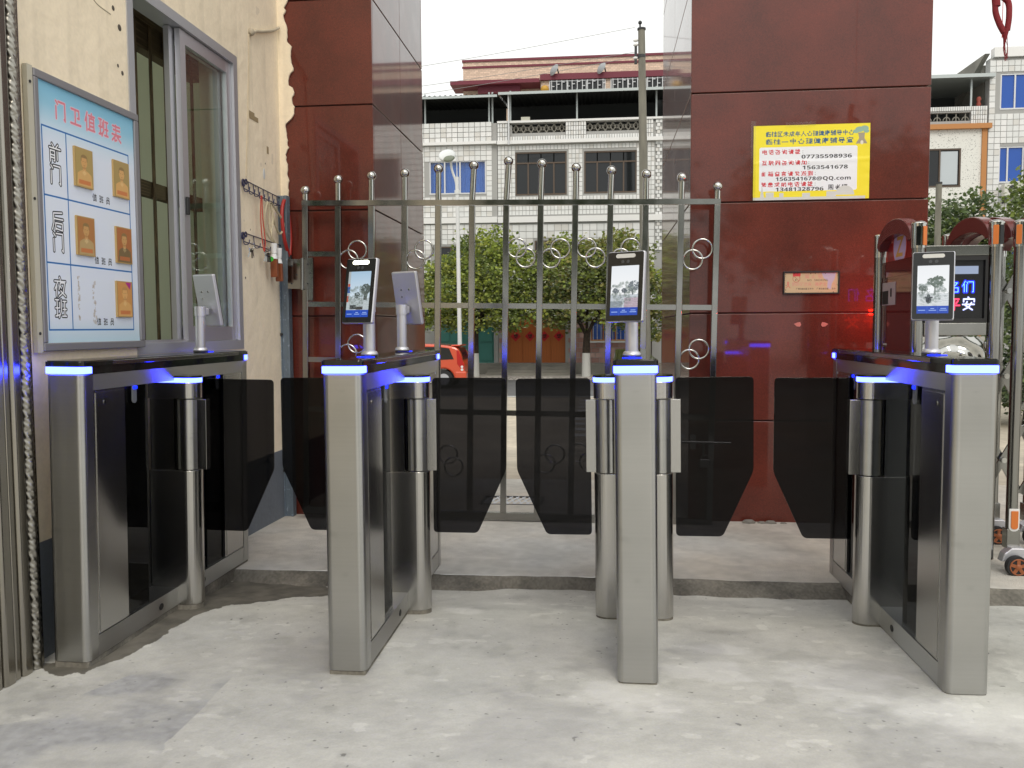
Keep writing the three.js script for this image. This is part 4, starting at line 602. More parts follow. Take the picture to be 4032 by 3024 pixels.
  for (const s of sides) {
    obj('sleeve_stop', uvm(bx(s * 0.061, s * 0.07, 0.555, 0.832, zc - 0.03, zc + 0.041)), M.polish, t);
    const sl = obj('drive_sleeve', cylY(0.0445, 0.0445, 0.556, 0.8305, s * N, zc, 40), M.steel, t);
    obj('wing_clamp', uvm(bx(s * (N + 0.036), s * 0.176, 0.556, 0.8305, zc - 0.016, zc + 0.02, 0.0015)), M.steelDoor, sl);
    const o = (v) => s * v, out = [[0.158, 0.312], [0.33, 0.312], [0.442, 0.56], [0.442, 0.911], [0.158, 0.911]];
    const sh = new THREE.Shape(), r = 0.017; // rounded corners
    out.forEach((p, i) => { const a = out[(i + 4) % 5], n = out[(i + 1) % 5], un = (q) => { const dx = q[0] - p[0], dy = q[1] - p[1], l = Math.hypot(dx, dy); return [p[0] + (dx / l) * r, p[1] + (dy / l) * r]; }, A = un(a), B = un(n); if (i) sh.lineTo(o(A[0]), A[1]); else sh.moveTo(o(A[0]), A[1]); sh.quadraticCurveTo(o(p[0]), p[1], o(B[0]), B[1]); });
    obj('barrier_wing', extr(sh, 0.008, 0.001).translate(0, 0, zc - 0.004), M.smoke, t);
    const pl = new THREE.RectAreaLight(0x0410ff, 28, 0.09, 0.016); pl.position.set(s * 0.1, 0.9055, zc + R + 0.004); pl.rotation.y = Math.PI; pl.name = 'housing_light_strip_lamp'; t.add(pl);
  }
  for (const [tx, tz, ty, tt, v, lit] of terms) { terminal(t, tx, tz, ty, tt, v, lit); obj('reader_ring', new THREE.TorusGeometry(0.03, 0.0016, 6, 32).rotateX(Math.PI / 2).scale(1, 0.6, 0.7).translate(tx, 1.0036, tz + (Math.abs(ty) > 1.6 ? -0.055 : 0.05)), M.ledDim, t); }
  const lf = new THREE.RectAreaLight(0x0410ff, 28, 0.12, 0.02); lf.position.set(0, 0.972, 0.008); lf.rotation.y = Math.PI; lf.name = 'front_light_strip_lamp'; t.add(lf);
  return t;
}
const PI = Math.PI;
turnstile('turnstile beside the gatehouse wall under the duty roster board', -1.723, -2.593, rad(-0.2), -0.0155, 0.02, [1], [[-0.02, -0.99, PI - 0.42, 0.2, 1, false]]);
turnstile('turnstile with two face terminals, one with its light bar lit', -0.803, -2.613, rad(-0.1), 0, 0.015, [-1, 1], [[0.0, -0.33, -0.36, 0.17, 0, true], [-0.03, -0.95, PI - 0.42, 0.2, 1, false]]);
turnstile('double winged turnstile with a pale screen, in front of the steel gate', 0.114, -2.622, rad(-1.2), 0.011, 0.006, [-1, 1], [[-0.008, -0.2, -0.4, 0.13, 1, false]]);
turnstile('turnstile beside the folding gate, facing the red granite pillar', 1.085, -2.63, rad(0.5), 0, 0.004, [-1], [[0.01, -0.37, -0.36, 0.16, 2, false]]);

// ---------------------------------------------------------------- folding gate with its motor head
{
  const GX = 1.39, ZF = -4.0, ZR = -4.53;
  const capTop = (parent, x, z, y, r, refl, label) => {
    const c = obj('post_cap', [cylY(r * 1.12, r * 1.12, y - 0.125, y - 0.022, x, z, 24), put(new THREE.SphereGeometry(r * 1.12, 24, 8, 0, 7, 0, PI / 2).scale(1, 0.45, 1), x, y - 0.02, z), cylY(r * 1.2, r * 1.2, y - 0.024, y - 0.018, x, z, 24)], M.chrome, parent);
    for (const a of refl) obj('reflector', put(extr(roundRect(-0.011, 0.011, -0.042, 0.042, 0.005), 0.004, 0.001), x + Math.sin(a) * (r * 1.12 - 0.001), y - 0.073, z + Math.cos(a) * (r * 1.12 - 0.001), 0, a), M.orangePlastic, c);
    if (label) obj('maker_label', put(extr(roundRect(-0.009, 0.009, -0.042, 0.042, 0.004), 0.002), x + Math.sin(label) * r * 1.12, y - 0.073, z + Math.cos(label) * r * 1.12, 0, label), M.blackGloss, c);
  };
  const arch = (parent, x, za, zb, y) => { // painted hoop from a rear post to a front post
    const s = new THREE.Shape(), L = za - zb, n = 18; for (let i = 0; i <= n; i++) { const a = PI * (1 - i / n) * 0.92; s.lineTo(L / 2 + Math.cos(a) * L * 0.5, Math.sin(a) * 0.115); } for (let i = n; i >= 0; i--) { const a = PI * (1 - i / n) * 0.92; s.lineTo(L / 2 + Math.cos(a) * L * 0.44, Math.sin(a) * 0.062 - 0.02); }
    obj('hoop', extr(s, 0.05, 0.004).rotateY(PI / 2).translate(x - 0.025, y, za), M.archPaint, parent);
  };
  const h = thing('gate_motor_head', 'stainless motor head of the folding gate with an LED display', 'gate motor', [GX, 0, ZF]);
  const post = (parent, x, z, y, r = 0.027) => obj('post', cylY(r, r, 0.06, y - 0.12, x, z, 24), M.polish, parent);
  const H = 1.565;
  for (const [x, z] of [[0, 0], [0.325, 0], [0, ZR - ZF], [0.345, ZR - ZF - 0.05]]) { post(h, x, z, H); }
  capTop(h, 0, 0, H, 0.028, [0.55], -0.35); capTop(h, 0.325, 0, H, 0.028, [-0.45], 0.3); capTop(h, 0, ZR - ZF, H, 0.026, [], 0); capTop(h, 0.345, ZR - ZF - 0.05, H, 0.026, [], 0);
  arch(h, 0, -0.03, ZR - ZF + 0.03, H - 0.08); arch(h, 0.33, -0.03, ZR - ZF + 0.03, H - 0.08);
  const X0 = 0.03, X1 = 0.295, zf = -0.005;
  obj('top_band', uvm(bx(X0, X1, 1.405, 1.45, zf - 0.03, zf + 0.012, 0.003)), M.polish, h);
  obj('display_frame', [bx(X0, X1, 1.385, 1.404, zf - 0.03, zf + 0.008), bx(X0, X1, 1.112, 1.13, zf - 0.03, zf + 0.008), bx(X0, X0 + 0.012, 1.13, 1.385, zf - 0.03, zf + 0.008), bx(X1 - 0.012, X1, 1.13, 1.385, zf - 0.03, zf + 0.008)], M.blackMatt, h);
  const led = canvasTex(512, 512, (g, W, H2) => {
    g.fillStyle = '#000'; g.fillRect(0, 0, W, H2);
    g.fillStyle = '#7f8aa0'; g.fillRect(30, 50, 430, 70);
    han(g, '的名们', 60, 175, 110, { adv: 128, color: '#8fe6ff', weight: 0.06, edge: '#0a22ff', edgeWidth: 0.1 });
    han(g, '人', 60, 325, 118, { color: '#ff2d50', weight: 0.1 }); han(g, '平', 190, 325, 118, { color: '#ff4a78', weight: 0.1, edge: '#ff1030', edgeWidth: 0.02 }); han(g, '安', 320, 325, 118, { color: '#e8f0ff', weight: 0.1, edge: '#7a86ff', edgeWidth: 0.02 });
  });
  obj('led_display', new THREE.PlaneGeometry(X1 - X0 - 0.024, 0.255).translate((X0 + X1) / 2, 1.2575, zf - 0.004), std([0.008, 0.008, 0.01], 0.2, 0, { emissive: lin(1.1, 1.1, 1.1), emissiveMap: led }), h);
  obj('display_back', bx(X0 + 0.012, X1 - 0.012, 1.13, 1.385, zf - 0.03, zf - 0.006), M.blackMatt, h);
  obj('middle_band', uvm(bx(X0, X1, 1.055, 1.111, zf - 0.03, zf + 0.01, 0.004)), M.polish, h);
  // embossed chrome medallion below the display
  const mg = new THREE.PlaneGeometry(X1 - X0, 0.42, 60, 80), q = mg.attributes.position;
  for (let i = 0; i < q.count; i++) { const x = q.getX(i), y = q.getY(i) - 0.06, r = Math.hypot(x, y), a = Math.atan2(y, x); q.setZ(i, 0.006 * Math.sin(r * 95) * Math.exp(-(((r - 0.09) / 0.08) ** 2)) + 0.004 * Math.sin(a * 8) * sstep(0.03, 0.1, r) * sstep(0.17, 0.12, r) + 0.002 * (fbm(x * 20, y * 20, 3, 3) - 0.5)); }
  mg.computeVertexNormals(); obj('embossed_panel', mg.translate((X0 + X1) / 2, 0.84, zf - 0.006), M.chrome, h);
  obj('lower_panel', uvm(bx(X0, X1, 0.12, 0.625, zf - 0.02, zf)), M.maroonGloss, h);
  // side facing the turnstiles: glossy dark red sheet with door, label, lock and the round emblem
  const zs0 = -0.03, zs1 = ZR - ZF + 0.028, xs = 0.006;
  const sp = obj('side_panel', uvm(bx(xs, xs + 0.012, 0.12, 1.41, zs1, zs0)), M.maroonGloss, h);
  obj('panel_lip', uvm(bx(xs - 0.004, xs - 0.0005, 1.335, 1.41, zs1, zs0)), M.maroonGloss, sp);
  obj('warning_label', bx(xs - 0.002, xs - 0.0006, 1.2, 1.31, zs1 + 0.01, zs1 + 0.2), std([0.4, 0.33, 0.34], 0.5), sp); obj('warning_mark', [bx(xs - 0.003, xs - 0.0022, 1.205, 1.27, zs1 + 0.015, zs1 + 0.1), bx(xs - 0.003, xs - 0.0022, 1.24, 1.28, zs1 + 0.13, zs1 + 0.15)], M.blackMatt, sp);
  obj('lock', put(new THREE.CylinderGeometry(0.009, 0.009, 0.01, 16), xs - 0.004, 1.005, zs1 + 0.05, 0, 0, PI / 2), M.chrome, sp);
  obj('emblem_plate', uvm(bx(xs + 0.013, xs + 0.02, 1.411, 1.5, zs1 + 0.03, zs0 - 0.03)), std([0.3, 0.015, 0.02], 0.3), h);
  const em = canvasTex(256, 256, (g) => { g.fillStyle = '#c03a22'; g.fillRect(0, 0, 256, 256); g.fillStyle = '#c8b4de'; g.beginPath(); g.arc(128, 128, 112, 0, 7); g.fill(); g.strokeStyle = '#d2a14c'; g.lineWidth = 22; g.lineJoin = 'miter'; g.beginPath(); g.moveTo(78, 78); g.lineTo(176, 78); g.lineTo(82, 178); g.lineTo(182, 178); g.stroke(); });
  obj('emblem', new THREE.CircleGeometry(0.1, 40).rotateY(-PI / 2).translate(xs + 0.0115, 1.475, (zs0 + zs1) / 2 - 0.03), new THREE.MeshStandardMaterial({ map: em, roughness: 0.35 }), h);
  obj('chassis', uvm(bx(0.0, 0.33, 0.06, 0.14, ZR - ZF, 0.02, 0.01)), std([0.42, 0.4, 0.34], 0.6), h);
  for (const z of [0, ZR - ZF]) for (const x of [0.06, 0.27]) obj('wheel', put(new THREE.CylinderGeometry(0.06, 0.06, 0.03, 24), x, 0.06, z - 0.06, PI / 2), M.rubber, h);
  // display on the street side: its red letters shine on the polished pillar
  const rg = canvasTex(256, 256, (g) => { g.fillStyle = '#000'; g.fillRect(0, 0, 256, 256); han(g, '平安', 20, 130, 100, { adv: 112, color: '#ff2a14', weight: 0.1 }); han(g, '名们', 40, 20, 70, { adv: 100, color: '#4a1cff', weight: 0.08 }); });
  const zb = ZR - ZF - 0.012;
  obj('rear_display_frame', bx(0.03, 0.31, 1.0, 1.4, zb, zb + 0.02), M.blackMatt, h);
  obj('rear_led_display', new THREE.PlaneGeometry(0.25, 0.3).rotateY(PI).translate(0.16, 1.2, zb - 0.002), std([0.01, 0.01, 0.01], 0.3, 0, { emissive: lin(3, 3, 3), emissiveMap: rg }), h);
  const rl = new THREE.RectAreaLight(0xff1206, 240, 0.06, 0.03); rl.position.set(0.23, 1.18, zb - 0.006); rl.name = 'rear_led_display_lamp'; h.add(rl);

  const f = thing('folding_gate', 'stainless folding gate of crossed bars on wheeled posts beside the granite pillar', 'gate', [1.815, 0, ZF]);
  for (let i = 0; i < 4; i++) {
    const x = i * 0.17;
    for (const z of [0, ZR - ZF - 0.05]) {
      obj('post', cylY(0.024, 0.024, 0.2, H - 0.12, x, z, 24), M.polish, f); capTop(f, x, z, H, 0.025, z === 0 ? [-0.6, 0.5] : [], 0);
      obj('post_foot', [uvm(bx(x - 0.028, x + 0.028, 0.11, 0.2, z - 0.025, z + 0.025, 0.004))], M.polish, f);
      const fo = obj('wheel_fork', put(extr(poly([[-0.06, 0], [-0.05, 0.035], [-0.02, 0.06], [0.03, 0.06], [0.055, 0.03], [0.06, 0]]), 0.05, 0.004), x, 0.062, z + 0.01), M.alu, f);
      const wh = obj('wheel', put(new THREE.CylinderGeometry(0.046, 0.046, 0.03, 30), x - 0.005, 0.046, z + 0.075, PI / 2), M.rubber, f);
      obj('rim', [put(new THREE.TorusGeometry(0.034, 0.003, 8, 30), x - 0.005, 0.046, z + 0.091), ...Array.from({ length: 5 }, (_, k) => put(bx(-0.007, 0.007, 0, 0.034, -0.002, 0.002), x - 0.005, 0.046, z + 0.091, 0, 0, k * 1.2566)), put(new THREE.SphereGeometry(0.014, 14, 10).scale(1, 1, 0.5), x - 0.005, 0.046, z + 0.091)], std([0.3, 0.09, 0.03], 0.5), wh);
      if (z === 0) { const r = obj('foot_reflector_rim', put(extr(roundRect(-0.022, 0.022, -0.055, 0.045, [0.02, 0.02, 0.002, 0.002]), 0.006, 0.001), x, 0.245, z + 0.022), M.whitePlastic, f); obj('foot_reflector', put(extr(roundRect(-0.015, 0.015, -0.045, 0.036, [0.013, 0.013, 0.002, 0.002]), 0.004, 0.001), x, 0.245, z + 0.0285), M.orangePlastic, r); }
    }
    arch(f, x, -0.03, ZR - ZF - 0.02, H - 0.08);
    const zm = (ZR - ZF) / 2 - 0.03;
    for (let k = 0; k < 3; k++) { obj('cross_bar', sqbar(V(x, 0.3 + k * 0.4, zm), V(x + 0.17, 0.62 + k * 0.4, zm), 0.032, 0.01), M.polish, f); obj('cross_bar', sqbar(V(x, 0.62 + k * 0.4, zm - 0.014), V(x + 0.17, 0.3 + k * 0.4, zm - 0.014), 0.032, 0.01), M.polish, f); obj('pivot', put(new THREE.CylinderGeometry(0.013, 0.013, 0.04, 12), x + 0.085, 0.46 + k * 0.4, zm, PI / 2), M.chrome, f); }
  }
}
// tassel of a lantern hanging from the canopy
{
  const p = atZ(3945, 150, -3.9), t = thing('lantern_tassel', 'dark red lantern tassel hanging down from the canopy above the folding gate', 'tassel', [p.x, p.y, -3.9]), red = std([0.2, 0.012, 0.018], 0.8);
  obj('cord', cylY(0.0015, 0.0015, 0.0, 4.47 - p.y, 0, 0, 5), M.redPaper, t);
  obj('tassel_loop', [tube([V(0.02, 0.03, 0), V(0.024, 0.09, 0.004), V(0.018, 0.15, 0), V(-0.022, 0.17, 0.004), V(-0.03, 0.12, 0), V(-0.012, 0.06, 0), V(0.008, 0.022, 0)], 0.0125, 40, 8), put(new THREE.ConeGeometry(0.016, 0.07, 10), 0.012, 0.0, 0, PI), tube([V(-0.026, 0.13, 0), V(-0.03, 0.19, 0), V(-0.022, 0.26, 0)], 0.017, 16, 8)], red, t);
  obj('fringe', Array.from({ length: 9 }, (_, i) => tube([V(0.012 + 0.008 * Math.sin(i), 0.02, 0.006 * Math.cos(i)), V(0.014 + 0.01 * Math.sin(i * 2), -0.04, 0), V(0.02 + 0.006 * Math.sin(i * 3), -0.075 - 0.01 * (i % 3), 0)], 0.0012, 8, 4)), red, t);
}

// ---------------------------------------------------------------- across the street
const BZ = -38;
// facade tiles: each its own small box over a recessed joint; the first 300 in sight are single parts, the others one part
function tiled(parent, name, x0, x1, y0, y1, w, h, holes, mats, zf = 0, off = 0, most = 300) {
  const gap = 0.022, geo = new THREE.BoxGeometry(w - gap, h - gap, 0.03), rest = []; let n = 0;
  const rows = Math.round((y1 - y0) / h), cols = Math.round((x1 - x0) / w);
  for (let j = rows - 1; j >= 0; j--) for (let i = 0; i < cols; i++) {
    const cx = x0 + (i + 0.5) * w + (off && j % 2 ? w * off : 0), cy = y0 + (j + 0.5) * h;
    if (cx + w / 2 > x1 + 0.02 || holes.some(([a, b, c, d]) => cx + w / 2 > a + 0.03 && cx - w / 2 < b - 0.03 && cy + h / 2 > c + 0.03 && cy - h / 2 < d - 0.03)) continue;
    if (n < most) { const m = new THREE.Mesh(geo, mats[(hash(i, j, 3) * mats.length) | 0]); m.name = name; m.position.set(cx, cy, zf + 0.01); m.castShadow = m.receiveShadow = true; parent.add(m); n++; } else rest.push(geo.clone().translate(cx, cy, zf + 0.01));
  }
  if (rest.length) { const r = obj(name + '_field', rest, mats[0], parent); r.userData.kind = 'stuff'; }
}
M.tileD = std([0.62, 0.61, 0.58], 0.35);
const TM = [M.tileA, M.tileB, M.tileC, M.tileA, M.tileB, M.tileA, M.tileC, M.tileD];
// wall with openings: solid strips round the holes
function holed(x0, x1, y0, y1, holes, z0, z1) {
  const ys = [...new Set([y0, y1, ...holes.flatMap((h) => [h[2], h[3]])])].filter((y) => y >= y0 && y <= y1).sort((a, b) => a - b), out = [];
  for (let k = 0; k + 1 < ys.length; k++) { const ym = (ys[k] + ys[k + 1]) / 2; let x = x0; for (const h of holes.filter((q) => q[2] < ym && q[3] > ym).sort((a, b) => a[0] - b[0])) { if (h[0] > x) out.push(bx(x, h[0], ys[k], ys[k + 1], z0, z1)); x = h[1]; } if (x < x1) out.push(bx(x, x1, ys[k], ys[k + 1], z0, z1)); }
  return out;
}
function windowPart(parent, [x0, x1, y0, y1], frame, glass, v = [], hrow = [], z = 0, t = 0.06) {
  const w = obj('window', [bx(x0, x1, y1 - t, y1, z - 0.1, z - 0.02), bx(x0, x1, y0, y0 + t, z - 0.1, z + 0.02), bx(x0, x0 + t, y0 + t, y1 - t, z - 0.1, z - 0.02), bx(x1 - t, x1, y0 + t, y1 - t, z - 0.1, z - 0.02), ...v.map((a) => bx(mix(x0, x1, a) - t / 2, mix(x0, x1, a) + t / 2, y0 + t, (hrow.length ? mix(y0, y1, hrow[0]) : y1) - t, z - 0.098, z - 0.025)), ...hrow.map((a) => bx(x0 + t, x1 - t, mix(y0, y1, a) - t, mix(y0, y1, a), z - 0.099, z - 0.026))], frame, parent);
  const cuts = [0, ...v, 1]; for (let i = 0; i + 1 < cuts.length; i++) obj('pane', bx(mix(x0, x1, cuts[i]) + t * 0.4, mix(x0, x1, cuts[i + 1]) - t * 0.4, y0 + t * 0.5, y1 - t * 0.5, z - 0.075 - 0.004 * (i % 2), z - 0.07 - 0.004 * (i % 2)), glass, w);
  return w;
}
const corr = (x0, x1, y0, y1, z0, z1, n) => { const g = new THREE.PlaneGeometry(1, 1, n * 4, 1), p = g.attributes.position; for (let i = 0; i < p.count; i++) { const a = p.getX(i) + 0.5, b = p.getY(i) + 0.5; p.setXYZ(i, mix(x0, x1, a), mix(y0, y1, b) + 0.03 * Math.sin(a * n * 6.283), mix(z0, z1, b)); } g.computeVertexNormals(); return g; };
// a street building whose parts are given in site coordinates; local origin at its foot on the sidewalk
function street(label, x0, x1, depth = 12) { const b = thing('street_building', label, 'building', [0, -0.88, BZ]); b.userData.group = 'tiled buildings across the street'; b.extent = [x0, x1, depth]; return b; }
const Y = (y) => y + 0.88;
{ // left half: large tiles, blue window
  const b = street('white tiled building with a blue curtained window across the street', -7.9, -4.5);
  const holes = [[-7.54, -5.01, Y(6.97), Y(8.43)], [-7.3, -5.2, Y(3.1), Y(4.7)], [-7.35, -4.72, Y(-0.45), Y(1.48)]];
  obj('wall', holed(-16, -4.52, 0, Y(10.0), holes, -0.4, 0), M.tileJoint, b);
  tiled(b, 'wall_tile', -8.0, -4.55, Y(5.98), Y(9.08), 0.25, 0.22, holes, TM);
  tiled(b, 'parapet_tile', -8.0, -4.62, Y(9.2), Y(10.05), 0.25, 0.213, [], TM, 0.05);
  tiled(b, 'wall_tile', -8.0, -4.55, Y(1.7), Y(5.6), 0.25, 0.22, holes, TM, 0, 0, 120);
  tiled(b, 'wall_tile', -16, -8.0, Y(3.0), Y(9.0), 0.5, 0.25, [], TM, 0, 0, 60);
  obj('cornice', [bx(-16, -4.53, Y(9.08), Y(9.2), 0, 0.22), bx(-16, -4.53, Y(5.7), Y(5.95), 0, 0.12)], M.tileB, b);
  const bw = windowPart(b, holes[0], M.whiteFrame, M.glass, [0.27, 0.54, 0.77]); const cg = new THREE.PlaneGeometry(2.5, 1.44, 160, 1), cp = cg.attributes.position; for (let i = 0; i < cp.count; i++) { const x = cp.getX(i); cp.setZ(i, 0.035 * Math.sin(x * 34 + 2 * Math.sin(x * 5)) * (0.4 + 0.6 * vnoise(x * 3 + 9, 1, 4))); } cg.computeVertexNormals(); obj('curtain', cg.translate(-6.275, Y(7.7), -0.2), std([0.03, 0.13, 0.55], 0.8, 0, { side: THREE.DoubleSide }), bw);
  windowPart(b, holes[1], M.brownFrame, M.winGlass, [0.33, 0.66]);
  const dr = obj('teal_door', bx(holes[2][0], holes[2][1], holes[2][2], holes[2][3], -0.2, -0.1), M.teal, b);
  for (let i = 0; i < 4; i++) { const x = holes[2][0] + 0.06 + i * 0.65; obj('door_panel', bx(x, x + 0.55, Y(-0.35), Y(0.35), -0.1, -0.07, 0.01), M.teal, dr); obj('door_panel', bx(x, x + 0.55, Y(0.5), Y(1.3), -0.1, -0.07, 0.01), M.teal, dr); }
  obj('transom', bx(holes[2][0], holes[2][1], Y(1.48), Y(1.6), -0.1, 0.04), M.tileB, b);
  obj('awning_back_wall', bx(-16, -4.55, Y(10), Y(11.9), -4.2, -4), M.awning, b); obj('roof_deck', bx(-16, -4.53, Y(9.85), Y(9.99), -12, -0.4), M.cement, b);
  obj('awning_sheet', corr(-16, -4.45, Y(11.1), Y(11.65), 0.5, -4.1, 50), M.awning, b); obj('fascia', [bx(-16, -4.45, Y(10.98), Y(11.08), 0.5, 0.54)], M.fascia, b);
  for (const x of [-4.75, -4.9, -7.75, -11]) obj('awning_post', bx(x - 0.035, x + 0.035, Y(9.99), Y(11.4), -0.35, -0.28), M.fascia, b);
  obj('body', bx(-16, -4.52, 0, Y(9.84), -12, -0.6), M.cement, b);
}
{ // right half: narrow tiles, brown windows, openwork parapet
  const b = street('white tiled building with dark brown windows and openwork parapet', -4.5, 2.6);
  const holes = [[-3.73, -1.49, Y(6.86), Y(8.72)], [-0.74, 1.52, Y(6.89), Y(8.69)], [-2.9, -1.5, Y(3.2), Y(4.9)], [-4.12, -1.56, Y(-0.45), Y(1.64)], [-0.44, 1.17, Y(0.51), Y(1.45)], [1.5, 2.2, Y(-0.45), Y(1.6)]];
  const open = [[-3.87, -1.54, Y(9.53), Y(9.93)], [-0.65, 1.64, Y(9.53), Y(9.93)]];
  obj('wall', holed(-4.5, 2.6, 0, Y(9.9), [...holes, ...open], -0.4, 0), M.tileJoint, b);
  tiled(b, 'wall_tile', -4.5, 2.28, Y(6.0), Y(9.03), 0.154, 0.2, holes, TM);
  tiled(b, 'corner_tile', 2.3, 2.6, Y(4.4), Y(9.9), 0.15, 0.15, [], TM, 0.03, 0.4, 120);
  tiled(b, 'parapet_tile', -4.5, 2.28, Y(9.2), Y(9.96), 0.11, 0.19, open, TM, 0.05, 0, 200);
  tiled(b, 'stone_tile', -4.5, 2.6, Y(-0.45), Y(1.3), 0.34, 0.22, holes, [M.pinkA, M.pinkB, M.pinkC], 0, 0.5, 200);
  tiled(b, 'wall_tile', -4.5, 2.28, Y(1.7), Y(5.6), 0.308, 0.3, holes, TM, 0, 0, 100);
  obj('cornice', [bx(-4.5, 2.6, Y(9.04), Y(9.19), 0, 0.24), bx(-4.5, 2.6, Y(9.96), Y(10.05), -0.3, 0.12), bx(-4.5, 2.6, Y(5.68), Y(5.93), 0, 0.14)], M.tileB, b);
  for (const h of holes.slice(0, 2)) windowPart(b, h, M.brownFrame, M.winGlass, [0.25, 0.5, 0.75], [0.76]);
  windowPart(b, holes[2], M.brownFrame, M.winGlass, [0.5], [0.7]);
  for (const [x0, x1, y0, y1] of open) { const n = 7, w = (x1 - x0) / n; for (let i = 0; i < n; i++) obj('ornamental_block', [new THREE.TorusGeometry(0.075, 0.02, 6, 18).scale(1, 1.9, 1), ...[-1, 1].map((s) => new THREE.TorusGeometry(0.07, 0.02, 6, 12).scale(1, 1, 1).translate(s * w * 0.46, 0, 0)), bx(-0.02, 0.02, -0.2, -0.12, -0.03, 0.03), bx(-0.02, 0.02, 0.12, 0.2, -0.03, 0.03)].map((g) => g.translate(x0 + (i + 0.5) * w, (y0 + y1) / 2, -0.1)), M.cement, b); }
  const dr = obj('wooden_door', bx(-4.12, -1.56, Y(-0.45), Y(1.64), -0.2, -0.12), M.woodDoor, b);
  const fu = canvasTex(128, 128, (g) => { g.fillStyle = '#b3191d'; g.fillRect(0, 0, 128, 128); g.translate(64, 64); g.rotate(-PI / 4); han(g, '福', -38, -38, 76, { color: '#1b0b0a', weight: 0.11 }); });
  for (let i = 0; i < 4; i++) { const x = -4.1 + i * 0.635; const lf = obj('door_leaf', uvm(bx(x, x + 0.625, Y(-0.44), Y(1.62), -0.12, -0.08, 0.01)), M.woodDoor, dr); const s = obj('blessing_square', new THREE.PlaneGeometry(0.33, 0.33).rotateZ(PI / 4).translate(x + 0.34, Y(0.72), -0.074), new THREE.MeshStandardMaterial({ map: fu, roughness: 0.7 }), lf); }
  const wb = windowPart(b, holes[4], M.orangeTrim, M.winBlue, [0.33, 0.66]); obj('sill', bx(-0.6, 1.3, Y(0.43), Y(0.51), -0.05, 0.12), M.tileC, b);
  for (let i = 0; i < 9; i++) obj('window_grille', bx(-0.35 + i * 0.17, -0.33 + i * 0.17, Y(0.55), Y(1.4), 0.03, 0.05), M.whiteFrame, wb);
  obj('dark_door', bx(1.5, 2.2, Y(-0.45), Y(1.6), -0.2, -0.12), M.brownFrame, b);
  obj('awning_back_wall', bx(-4.45, 2.6, Y(10), Y(12.0), -4.2, -4), M.awning, b); obj('roof_deck', bx(-4.5, 2.6, Y(9.8), Y(9.9), -12, -0.4), M.cement, b);
  obj('awning_sheet', corr(-4.4, 2.65, Y(11.16), Y(11.7), 0.5, -4.1, 34), M.awning, b); obj('fascia', bx(-4.4, 2.65, Y(11.06), Y(11.17), 0.5, 0.54), M.fascia, b);
  for (const x of [-3.95, -1.05, 2.35]) obj('awning_post', bx(x - 0.035, x + 0.035, Y(10.05), Y(11.4), -0.25, -0.18), M.fascia, b);
  obj('plastic_chair', [bx(-3.5, -3.1, Y(10.05), Y(10.3), -0.32, -0.28, 0.02)], std([0.6, 0.6, 0.5], 0.6), b);
  obj('drain_pipe', bar(V(-3.98, Y(9.0), 0.28), V(-3.98, Y(11.2), 0.3), 0.04, 10), M.whiteFrame, b);
  obj('body', bx(-4.5, 2.6, 0, Y(9.79), -12, -0.6), M.cement, b);
}
{ // next building, between the granite pillar and the orange trimmed house
  const b = street('plain white tiled building with brown windows behind the street trees', 2.6, 13.2);
  const holes = [3.2, 6.2, 9.2, 11.2].flatMap((x) => [[x, x + 1.8, Y(6.9), Y(8.6)], [x, x + 1.8, Y(3.2), Y(4.9)]]);
  obj('wall', holed(2.62, 13.2, 0, Y(10), holes, -0.4, 0), M.tileJoint, b);
  tiled(b, 'wall_tile', 2.7, 13.2, Y(1.8), Y(10), 0.35, 0.25, holes, TM, 0, 0, 80);
  for (const h of holes) windowPart(b, h, M.brownFrame, M.winGlass, [0.5]);
  obj('awning_sheet', corr(2.7, 13.2, Y(11.3), Y(11.8), 0.5, -4, 40), M.awning, b); obj('awning_back_wall', bx(2.62, 13.2, Y(10), Y(12.0), -4.2, -4), M.awning, b);
  obj('ground_floor', [bx(3, 5.6, Y(-0.4), Y(1.7), 0, 0.05), bx(8, 10.6, Y(-0.4), Y(1.7), 0, 0.05)], M.woodDoor, b);
  obj('body', bx(2.62, 13.2, 0, Y(9.9), -12, -0.6), M.cement, b);
}
